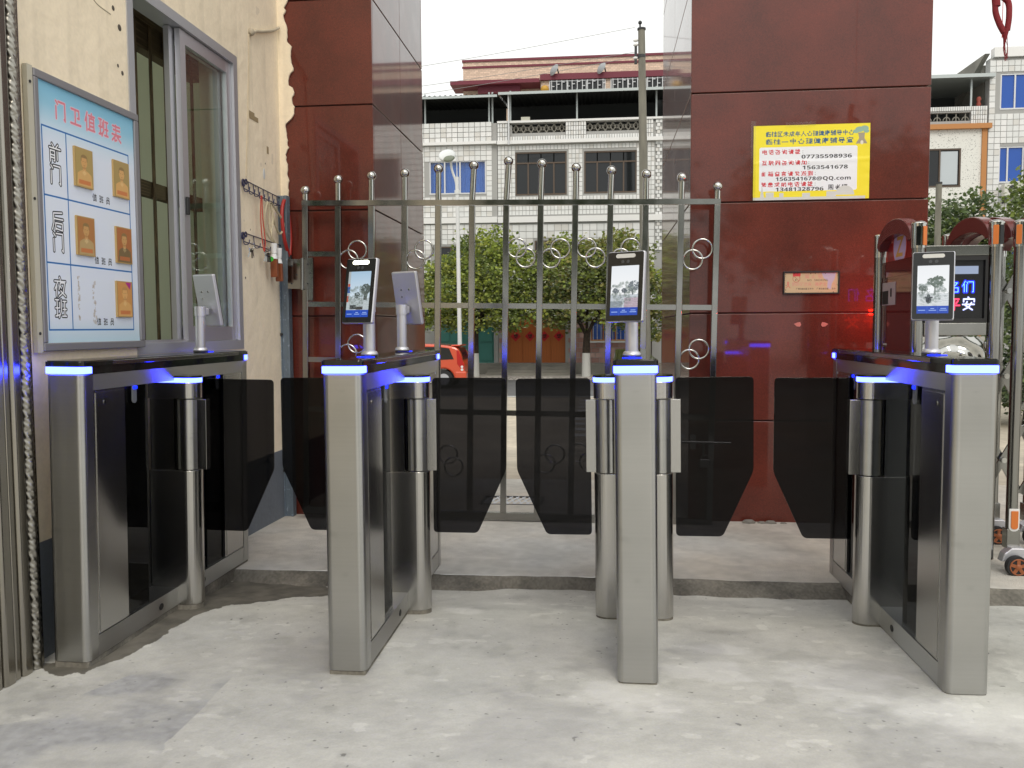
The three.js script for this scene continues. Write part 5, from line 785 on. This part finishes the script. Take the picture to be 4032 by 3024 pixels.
{ // house with orange trim
  const b = street('speckled white house with orange trim and roofed terrace', 13.2, 15.8);
  const holes = [[13.3, 14.81, Y(6.83), Y(8.41)]], open = [[13.3, 15.15, Y(9.52), Y(9.86)]];
  M.speckle = std(0xffffff, 0.8, 0, { map: dataTex(512, 512, (u, v, c) => { const s = vnoise(u * 70, v * 90, 3, 70) > 0.83 ? 0.62 : 0.87; c[0] = s; c[1] = s; c[2] = s * 0.97; }, true, 0.4, 0.4) });
  obj('wall', holed(13.22, 15.82, 0, Y(9.17), holes, -0.4, 0).map((g) => uvm(g)), M.speckle, b);
  windowPart(b, holes[0], M.brownFrame, M.winGlass, [0.45]); obj('curtain', corr(14.02, 14.7, 0, 0, 0, 0, 1).copy(bx(14.02, 14.7, Y(6.95), Y(8.3), -0.066, -0.06)), std([0.5, 0.55, 0.58], 0.9), b);
  obj('trim', [bx(13.22, 15.92, Y(9.17), Y(9.37), 0.0005, 0.2), bx(15.6, 15.8, 0, Y(9.169), 0.0005, 0.06)], M.orangeTrim, b);
  obj('parapet', holed(13.22, 15.8, Y(9.37), Y(10.1), open, -0.2, 0), M.tileJoint, b);
  tiled(b, 'parapet_tile', 13.25, 15.8, Y(9.37), Y(10.1), 0.09, 0.183, open, TM, 0.02, 0, 120);
  for (let i = 0; i < 5; i++) obj('ornamental_block', [new THREE.TorusGeometry(0.13, 0.025, 6, 14, PI).translate(13.48 + i * 0.37, Y(9.56), -0.08), bx(13.46 + i * 0.37, 13.5 + i * 0.37, Y(9.53), Y(9.85), -0.1, -0.06)], M.cement, b);
  obj('terrace_back', bx(13.22, 15.8, Y(9.37), Y(11.3), -3.2, -3), M.awning, b); obj('terrace_roof', [bx(13.0, 15.96, Y(11.2), Y(11.34), -3, 0.3)], M.fascia, b); obj('terrace_post', bx(15.15, 15.22, Y(10.1), Y(11.2), -0.16, -0.1), M.fascia, b);
  obj('vase', [put(new THREE.LatheGeometry([[0.05, 0], [0.1, 0.1], [0.06, 0.22], [0.1, 0.3], [0.07, 0.4]].map(([a, c]) => new THREE.Vector2(a, c)), 14), 15.5, Y(10.1), -0.15)], std([0.3, 0.06, 0.04], 0.6), b);
  obj('body', bx(13.22, 15.82, 0, Y(9.16), -10, -0.6), M.cement, b);
}
{ // tall white tiled house with blue windows
  const b = street('taller white tiled house with blue windows and an air conditioner', 15.84, 24);
  const holes = [[16.27, 17.9, Y(9.92), Y(11.38)], [16.29, 17.28, Y(6.95), Y(8.44)], [18.6, 20.4, Y(6.95), Y(8.44)], [16.3, 18, Y(3.2), Y(4.8)]];
  obj('wall', holed(15.84, 24, 0, Y(12.0), holes, -0.4, 0), M.tileJoint, b);
  tiled(b, 'wall_tile', 15.84, 18.5, Y(5.2), Y(12.0), 0.24, 0.24, holes, TM);
  for (const h of holes) windowPart(b, h, M.whiteFrame, M.winBlue, h[1] - h[0] > 1.2 ? [0.36, 0.7] : [0.36, 0.99]);
  obj('parapet', [bx(15.95, 24, Y(12.02), Y(12.4), -0.2, 0.15)], M.tileB, b); obj('roof_gable', extr(poly([[0, 0], [-4, 0], [-4, -1.9]].map(([z, y]) => [z, y + 0.0])), 0.2).rotateY(-PI / 2).translate(15.84, Y(12.2), 0), M.cement, b);
  const ac = obj('air_conditioner', bx(16.38, 17.14, Y(6.37), Y(6.87), 0.1, 0.4, 0.02), std([0.62, 0.62, 0.56], 0.5), b);
  obj('fan_grille', put(new THREE.CylinderGeometry(0.19, 0.19, 0.01, 28), 16.72, Y(6.62), 0.405, PI / 2), M.darkSteel, ac); for (const x of [16.45, 16.98]) obj('bracket', bx(x, x + 0.05, Y(6.1), Y(6.36), 0.03, 0.36), M.darkSteel, ac);
  obj('body', bx(15.84, 24, 0, Y(11.9), -12, -0.6), M.cement, b);
}
{ // building behind, peach brick with maroon bands
  const b = thing('brick_building', 'peach brick building with maroon bands rising behind the white tiled ones', 'building', [0, -1, -52]), y = (v) => v + 1;
  obj('wall', uvm(bx(-8.2, 12, 0, y(16.87), -8, 0)), M.peach, b);
  obj('band', [bx(-8.25, 12, y(16.87), y(17.0), -8, 0.08), bx(-8.25, 12, y(16.5), y(16.62), 0.001, 0.06)], M.maroon, b);
  const ev = obj('eave', [bx(-8.75, -3.55, y(15.2), y(15.42), -0.5, 1.4), bx(-7.2, -4.7, y(14.8), y(15.195), 0.6, 0.9), bx(-3.53, 12, y(15.36), y(15.7), -0.2, 1.2)], M.maroon, b);
  obj('bay', uvm(bx(-3.5, 12, y(8), y(15.359), 0.001, 1.0)), M.peach, b);
  for (const [x0, x1] of [[-3.0, 0.24], [0.52, 3.6], [4.2, 7.5]]) { const w = windowPart(b, [x0, x1, y(14.3), y(15.33)], M.whiteFrame, M.winGlass, [0.33, 0.66], [], 1.1); for (let i = 0; i < 11; i++) { const x = mix(x0, x1, (i + 0.5) / 11); obj('grille_bar', [bx(x - 0.02, x + 0.02, y(14.3), y(15.31), 1.16, 1.2), bx(x + 0.02, x + 0.16, y(14.95 + 0.12 * (i % 3)), y(14.99 + 0.12 * (i % 3)), 1.165, 1.195)], M.whiteFrame, w); } }
  const w0 = windowPart(b, [-7.0, -4.9, y(14.2), y(14.79)], M.whiteFrame, M.winGlass, [0.5], [], 0.1); for (let i = 0; i < 8; i++) obj('grille_bar', bx(-6.9 + i * 0.26, -6.86 + i * 0.26, y(14.2), y(14.77), 0.16, 0.2), M.whiteFrame, w0);
  const tk = std([0.5, 0.28, 0.03], 0.5); obj('water_tank', put(new THREE.SphereGeometry(0.24, 16, 12), -3.25, y(14.8), 1.25), tk, b);
  for (const [x, r] of [[-3.0, 0], [-0.3, 0]]) { const dsh = thing('satellite_dish', x < -1 ? 'grey satellite dish on the maroon eave above the yellow tank' : 'grey satellite dish on the maroon eave between the other dish and the utility pole', 'satellite dish', [x + 0.55, 15.7, -50.9], -0.9, 'satellite dishes on the eave'); obj('dish', put(new THREE.SphereGeometry(0.5, 20, 8, 0, 6.3, 0, 0.8), 0, 0.05, 0, 1.2), std([0.3, 0.31, 0.32], 0.5), dsh); obj('mount', bar(V(0, 0, 0), V(0, 0.3, 0.1), 0.04), M.darkSteel, dsh); }
}
{ // platform and steps before the doors
  struct('building_terrace', [uvm(bx(-16, 13.2, -0.88, -0.452, BZ + 0.001, BZ + 1.2))], M.cement);
  const st = thing('stone_steps', 'worn grey stone steps before the brown wooden door', 'steps', [-2.95, -0.88, BZ + 1.2]);
  for (let i = 0; i < 3; i++) obj('step', uvm(bx(-1.85 + i * 0.02, 1.85 - i * 0.02, i * 0.107, (i + 1) * 0.107, 0.002, 0.9 - i * 0.3, 0.01)), M.cement, st);
}

// ---------------------------------------------------------------- trees, poles, wires, car
const leafMats = [[0.085, 0.135, 0.03], [0.06, 0.105, 0.03], [0.11, 0.15, 0.03], [0.045, 0.075, 0.025]];
function crownGeo(lobes, n, size, tones, seedN) {
  seed = seedN; const pos = [], nor = [], col = [], c = new THREE.Color();
  const total = lobes.reduce((s, l) => s + l[3] * l[4] * l[5], 0), q = new THREE.Quaternion(), e = new THREE.Euler(), a = V(), m = V();
  for (const [lx, ly, lz, rx, ry, rz] of lobes) {
    const k = Math.round((n * rx * ry * rz) / total);
    // twigs first, leaves gathered on them so that the crown breaks into clumps
    const clumps = Math.max(6, Math.round(k / 26));
    for (let i = 0; i < clumps; i++) {
      const th = rnd() * 6.283, cz = rr(-0.85, 1), s = Math.sqrt(1 - cz * cz), r = 0.55 + 0.5 * Math.pow(rnd(), 0.55); m.set(lx + Math.cos(th) * s * rx * r, ly + cz * ry * r, lz + Math.sin(th) * s * rz * r);
      const cr = rr(0.7, 1.35) * size * 2.4, tone = tones[(rnd() * tones.length) | 0], bright = rr(0.8, 1.2);
      for (let j = 0; j < 26; j++) {
        const px = m.x + rr(-1, 1) * cr, py = m.y + rr(-0.75, 0.75) * cr, pz = m.z + rr(-1, 1) * cr;
        e.set(rr(-1.1, 1.1), rnd() * 6.283, rr(-0.9, 0.9)); q.setFromEuler(e); const L = size * rr(0.7, 1.3), w = L * 0.42;
        const f = [[0, 0, 0], [w, 0.1 * L, L * 0.5], [0, -0.12 * L, L], [-w, 0.1 * L, L * 0.5]].map((v) => a.set(...v).applyQuaternion(q).toArray());
        a.set(0, 1, 0).applyQuaternion(q); const nx = a.x, ny = a.y, nz = a.z;
        for (const t of [0, 2, 1, 0, 3, 2]) { pos.push(px + f[t][0], py + f[t][1], pz + f[t][2]); nor.push(nx, ny, nz); col.push(tone[0] * bright, tone[1] * bright, tone[2] * bright); }
      }
    }
  }
  const g = new THREE.BufferGeometry(); g.setAttribute('position', new THREE.Float32BufferAttribute(pos, 3)); g.setAttribute('normal', new THREE.Float32BufferAttribute(nor, 3)); g.setAttribute('color', new THREE.Float32BufferAttribute(col, 3)); return g;
}
M.leaf = phys(0xffffff, 1, 0, { vertexColors: true, side: THREE.DoubleSide, transmission: 0.42, thickness: 0 });
function tree(label, x, y, z, h0, limbs, lobes, n, size, tones, sd, white = true, r0 = 0.17) {
  const t = thing('street_tree', label, 'tree', [x, y, z], 0, 'trees along the street');
  const trunk = obj('trunk', [bar(V(0, white ? 0.95 : 0, 0), V(0.03, h0, 0), r0 * 0.92, 12, r0 * 0.75), ...limbs.map(([dx, dy, dz]) => tube([V(0.02, h0 - 0.15, 0), V(dx * 0.35, h0 + dy * 0.35, dz * 0.35), V(dx * 0.75, h0 + dy * 0.75, dz * 0.75), V(dx, h0 + dy, dz)], r0 * 0.34, 14, 7))], M.bark, t);
  if (white) obj('whitewash', bar(V(0, 0, 0), V(0, 0.95, 0), r0 * 1.08, 12, r0 * 0.95), M.whitewash, trunk);
  obj('crown', crownGeo(lobes, n, size, tones, sd), M.leaf, t); return t;
}
const bright = [[0.3, 0.36, 0.045], [0.23, 0.3, 0.04], [0.4, 0.44, 0.065], [0.12, 0.17, 0.03], [0.17, 0.23, 0.035]], olive = [[0.23, 0.24, 0.05], [0.17, 0.21, 0.04], [0.27, 0.25, 0.065], [0.09, 0.13, 0.03]], dark = [[0.07, 0.11, 0.04], [0.1, 0.15, 0.05], [0.05, 0.085, 0.035], [0.13, 0.18, 0.055]];
const limbsA = [[-1.2, 1.3, 0.2], [1.1, 1.5, -0.2], [0.2, 2.0, 0.4], [-0.5, 1.6, -0.7], [0.7, 1.2, 0.8]];
{
  const a = atZ(1870, 1400, -35); // light green tree in front of the teal door
  tree('light green street tree with a whitewashed trunk in front of the teal door', a.x, -0.88, -35, 2.0, limbsA, [[-0.3, 3.4, 0, 1.9, 1.3, 1.6], [1.1, 3.9, 0, 1.7, 1.4, 1.4], [0.3, 4.7, 0, 1.3, 1.0, 1.1], [1.05, 5.5, 0.1, 0.6, 0.65, 0.6], [2.2, 3.1, 0, 1.15, 0.9, 1.0], [-1.5, 2.8, 0.2, 0.95, 1.0, 0.9], [0.3, 2.5, 0.2, 1.9, 0.65, 1.2], [-1.1, 4.2, 0, 0.8, 0.7, 0.8]], 19000, 0.145, bright, 11);
  const b = atZ(2308, 1400, -35);
  tree('olive green street tree with a forked whitewashed trunk before the brown wooden door', b.x, -0.88, -35, 1.75, [[-0.75, 1.1, 0], [0.75, 1.2, 0.2], [0.1, 2.0, -0.3], [-0.9, 1.8, 0.4], [1.1, 1.7, 0]], [[-0.5, 3.9, 0, 1.6, 1.4, 1.4], [0.9, 3.9, 0.1, 1.8, 1.5, 1.5], [-0.4, 5.0, 0, 1.15, 0.7, 0.9], [1.5, 5.0, 0, 1.1, 0.8, 0.9], [2.3, 3.1, 0, 1.1, 1.3, 1.0], [0.2, 2.6, 0.3, 1.9, 0.8, 1.3], [-1.4, 2.6, 0, 0.85, 0.65, 0.8], [2.7, 2.1, 0, 0.6, 0.8, 0.7]], 19000, 0.145, [...olive, bright[1], bright[0]], 23);
  tree('round street tree hidden behind the wide granite pillar', 6.6, -0.88, -35, 1.9, limbsA, [[0, 3.4, 0, 1.9, 1.5, 1.7], [0.3, 4.5, 0, 1.3, 1, 1.2], [-1, 3, 0, 1, 0.9, 1]], 3600, 0.17, olive, 31);
  tree('round street tree hidden behind the pillar at the gatehouse', -11.2, -0.88, -35, 1.9, limbsA, [[0, 3.4, 0, 1.9, 1.5, 1.7], [0.3, 4.5, 0, 1.3, 1, 1.2], [1, 3, 0, 1, 0.9, 1]], 3600, 0.17, bright, 37);
  const c = atZ(3760, 1000, -30);
  tree('dark green tree below the orange trimmed house, behind the folding gate', c.x, -0.95, -30, 2.6, limbsA, [[0, 4.5, 0, 1.6, 1.3, 1.4], [-0.5, 5.4, 0, 0.9, 0.75, 0.9], [0.5, 5.7, 0, 0.75, 0.6, 0.8], [1.1, 4.9, 0, 0.8, 0.7, 0.8], [-1.3, 4.3, 0, 0.9, 1.3, 0.9], [0.1, 2.9, 0, 1.8, 1.2, 1.3]], 13000, 0.14, [dark[1], dark[3], dark[0], bright[3]], 41, false, 0.12);
  const d = atZ(4080, 900, -28);
  tree('green tree beside the house with the air conditioner', d.x, -0.95, -28, 1.8, limbsA, [[-0.1, 4.6, 0, 1.0, 1.6, 1.0], [0.2, 6.0, 0, 0.85, 0.9, 0.8], [0.2, 2.9, 0, 1.2, 1.4, 1.2]], 7000, 0.13, [dark[3], bright[3], bright[1]], 43, false, 0.12);
  const e = atZ(3930, 1000, -20);
  for (const [k, dx] of [[51, -2.1], [52, -1.0], [53, 0.2], [57, 1.6], [58, 3.0]]) { const s = thing('hedge_shrub', 'dense dark green shrub behind the folding gate', 'shrub', [e.x + dx, -1.0, -20 + (k % 3) * 0.5], 0, 'hedge shrubs behind the folding gate'); obj('stem', bar(V(0, 0, 0), V(0.05, 0.9, 0), 0.05, 8), M.bark, s); obj('foliage', crownGeo([[0, 1.2, 0, 0.95, 1.0, 0.8], [0.2, 2.3, 0, 0.8, 0.9, 0.7], [-0.2, 3.1, 0, 0.55, 0.6, 0.55], [-0.3, 0.7, 0.1, 0.9, 0.6, 0.7]], 3600, 0.11, dark, k), M.leaf, s); }
}
{ // street lamp
  const p = atZ(1812, 1400, -33), l = thing('street_lamp', 'white street lamp with a curved arm in front of the blue window', 'street lamp', [p.x, -0.88, -33]);
  const top = atZ(1800, 655, -33).y + 0.88, hd = atZ(1766, 618, -33);
  obj('pole', [bar(V(0, 0, 0), V(-0.06, top - 0.4, 0), 0.085, 14, 0.07), cylY(0.1, 0.1, top - 1.05, top - 0.9, -0.06, 0, 14), cylY(0.02, 0.012, top - 0.4, top + 0.35, -0.06, 0, 8)], M.lampWhite, l);
  obj('arm', tube([V(-0.06, top - 1.2, 0), V(-0.1, top - 0.6, 0), V(-0.25, top - 0.1, 0.05), V(hd.x - p.x + 0.12, hd.y + 0.88 - 0.12, 0.2)], 0.045, 24, 10), M.lampWhite, l);
  const lx = hd.x - p.x, ly = hd.y + 0.88; const hg = new THREE.SphereGeometry(1, 24, 16).scale(0.26, 0.13, 0.5).rotateX(0.6).rotateZ(-0.75);
  obj('lamp_head', hg.translate(lx, ly, 0.25), M.lampWhite, l); obj('lamp_glass', new THREE.SphereGeometry(1, 20, 12).scale(0.2, 0.09, 0.36).rotateX(0.6).rotateZ(-0.75).translate(lx + 0.05, ly - 0.08, 0.34), M.lampGlass, l);
}
{ // utility pole and wires
  const p = atZ(2545, 1400, -31), top = atZ(2526, 118, -31), u = thing('utility_pole', 'tall concrete utility pole with insulators across the street', 'utility pole', [p.x, -1.0, -31]);
  obj('pole', bar(V(0, 0, 0), V(top.x - p.x, top.y + 1, 0), 0.19, 18, 0.12), M.poleCement, u);
  const dx = top.x - p.x, H = top.y + 1; obj('pole_top', [cylY(0.15, 0.15, H, H + 0.06, dx, 0, 14), cylY(0.03, 0.03, H + 0.06, H + 0.22, dx - 0.05, 0, 8), put(new THREE.SphereGeometry(0.07, 10, 8), dx - 0.05, H + 0.25, 0)], M.darkSteel, u);
  obj('bracket', [bx(dx - 0.24, dx - 0.15, H - 1.15, H - 0.55, -0.04, 0.04)], M.darkSteel, u); for (const y of [H - 0.35, H - 0.5, H - 0.95]) obj('insulator', put(new THREE.SphereGeometry(0.09, 12, 8).scale(1, 0.6, 1), dx - 0.2, y, 0), M.tileB, u);
  obj('strap', cylY(0.145, 0.145, H - 0.95, H - 0.85, dx, 0, 14), M.darkSteel, u);
  const sag = (a, b, s) => [a, V().lerpVectors(a, b, 0.3).add(V(0, -s * 0.8, 0)), V().lerpVectors(a, b, 0.6).add(V(0, -s, 0)), b];
  const wm = std([0.25, 0.25, 0.25], 0.7);
  for (const [u0, v0, u1, v1, n] of [[1665, 257, 2500, 108, 'uppermost'], [1665, 320, 2500, 205, 'middle'], [1665, 362, 2500, 225, 'lowest']]) { const a = atZ(u0 - 700, v0 + 105, -31), b = atZ(u1, v1, -31); tag(obj('overhead_wire', tube(sag(a, b, 0.12), 0.008, 40, 4), wm), n + ' of the thin overhead wires running to the utility pole', 'wire', 'overhead wires to the utility pole'); }
  const c = atZ(3690, 1000, -24), tp = atZ(3697, 725, -24), v = thing('cut_pole', 'short dark concrete pole in front of the orange trimmed house', 'pole', [c.x, -1.0, -24]);
  obj('pole', bar(V(0, 0, 0), V(tp.x - c.x, tp.y + 1, 0), 0.09, 12, 0.075), M.poleCement, v); obj('pole_cap', cylY(0.085, 0.085, tp.y + 1, tp.y + 1.05, tp.x - c.x, 0, 12), M.darkSteel, v);
}
{ // red car parked on the far side, tail to the right
  const tail = atZ(1845, 1420, -30.5), c = thing('parked_car', 'orange red car parked across the street with its tail toward the tree', 'car', [tail.x - 2.05, -1.0, -30.5]);
  const prof = [[-2.0, 0.3], [-2.05, 0.55], [-1.95, 0.8], [-1.1, 0.98], [-0.45, 1.42], [0.2, 1.56], [1.45, 1.52], [1.75, 1.42], [1.95, 0.98], [2.03, 0.85], [2.05, 0.5], [1.98, 0.3]];
  const body = poly(prof); for (const wx of [-1.25, 1.3]) { const h = new THREE.Path(); h.absarc(wx, 0.32, 0.34, 0, 6.283); body.holes.push(h); }
  const bs = new THREE.Shape(); bs.moveTo(-2.0, 0.3); bs.lineTo(-1.62, 0.3); bs.absarc(-1.25, 0.32, 0.37, PI, 0, true); bs.lineTo(0.93, 0.3); bs.absarc(1.3, 0.32, 0.37, PI, 0, true); bs.lineTo(1.98, 0.3); bs.lineTo(2.05, 0.5); bs.lineTo(2.03, 0.85); bs.lineTo(1.95, 0.98); bs.quadraticCurveTo(1.9, 1.35, 1.72, 1.43); bs.quadraticCurveTo(1.4, 1.54, 0.3, 1.56); bs.quadraticCurveTo(-0.3, 1.5, -0.5, 1.4); bs.lineTo(-1.1, 0.98); bs.quadraticCurveTo(-1.8, 0.9, -1.98, 0.75); bs.lineTo(-2.05, 0.55); bs.closePath();
  obj('body', extr(bs, 1.7, 0.06).translate(0, 0, -0.85), M.carPaint, c);
  const side = (pts, m, n, z = 0.852) => obj(n, extr(poly(pts), 0.006).translate(0, 0, z), m, c);
  side([[-0.85, 1.0], [-0.42, 1.36], [0.2, 1.46], [0.2, 1.0]], M.winGlass, 'window'); side([[0.28, 1.0], [0.28, 1.46], [1.1, 1.45], [1.1, 1.0]], M.winGlass, 'window'); side([[1.17, 1.0], [1.17, 1.445], [1.5, 1.4], [1.66, 1.02]], M.winGlass, 'window');
  side([[1.78, 0.86], [1.76, 1.35], [1.84, 1.3], [1.97, 0.98], [2.03, 0.84], [2.03, 0.72], [1.9, 0.7]], M.tailRed, 'tail_light', 0.853);
  for (const y of [0.76, 0.66]) obj('reverse_lamp', put(new THREE.CylinderGeometry(0.045, 0.045, 0.01, 16), 1.95, y, 0.862, PI / 2), M.whitePlastic, c);
  obj('rear_window', put(bx(-0.01, 0.01, 0, 0.42, -0.6, 0.6), 1.96, 1.0, 0, 0, 0, 0.32), M.winGlass, c); obj('spoiler', bx(1.55, 1.86, 1.47, 1.52, -0.7, 0.7, 0.02), M.carPaint, c); obj('rear_bumper', bx(1.7, 2.1, 0.32, 0.6, -0.82, 0.88, 0.06), M.carPaint, c);
  obj('door_seam', [bx(0.236, 0.244, 0.4, 1.0, 0.85, 0.853), bx(1.13, 1.138, 0.6, 1.0, 0.85, 0.853)], M.blackMatt, c); obj('door_handle', [bx(0.95, 1.08, 0.88, 0.91, 0.852, 0.875)], M.carPaint, c);
  for (const wx of [-1.25, 1.3]) for (const s of [-1, 1]) { const w = obj('wheel', put(new THREE.CylinderGeometry(0.32, 0.32, 0.2, 28), wx, 0.32, s * 0.75, PI / 2), M.rubber, c); obj('rim', put(new THREE.CylinderGeometry(0.2, 0.2, 0.21, 20), wx, 0.32, s * 0.75, PI / 2), M.alu, w); }
}

// schoolyard trees behind the camera: the steel, the granite and the screens mirror them
{
  const first = thing('schoolyard_tree', 'broad leafy tree of the schoolyard, facing the gateway', 'tree', [-1, 0, 17], 0, 'schoolyard trees behind the gateway');
  obj('trunk', bar(V(0, 0, 0), V(0.1, 2.6, 0), 0.22, 12, 0.15), M.bark, first);
  obj('crown', crownGeo([[0, 4.2, 0, 2.9, 1.9, 2.6], [1.2, 5.4, 0.3, 1.9, 1.5, 1.8], [-1.4, 5.0, -0.3, 1.8, 1.4, 1.8]], 5200, 0.3, dark, 71), M.leaf, first);
  for (const [x, z, s, r] of [[-8.5, 19, 1.1, 1], [6, 16, 0.95, 2.1], [13, 20, 1.15, 3.4], [-15, 22, 1.2, 4.2], [21, 22, 1.2, 5.1]]) { const t = first.clone(); t.name = numbered('schoolyard_tree'); t.position.set(x, 0, z); t.scale.setScalar(s); t.rotation.y = r; scene.add(t); }
}

renderer.render(scene, camera);
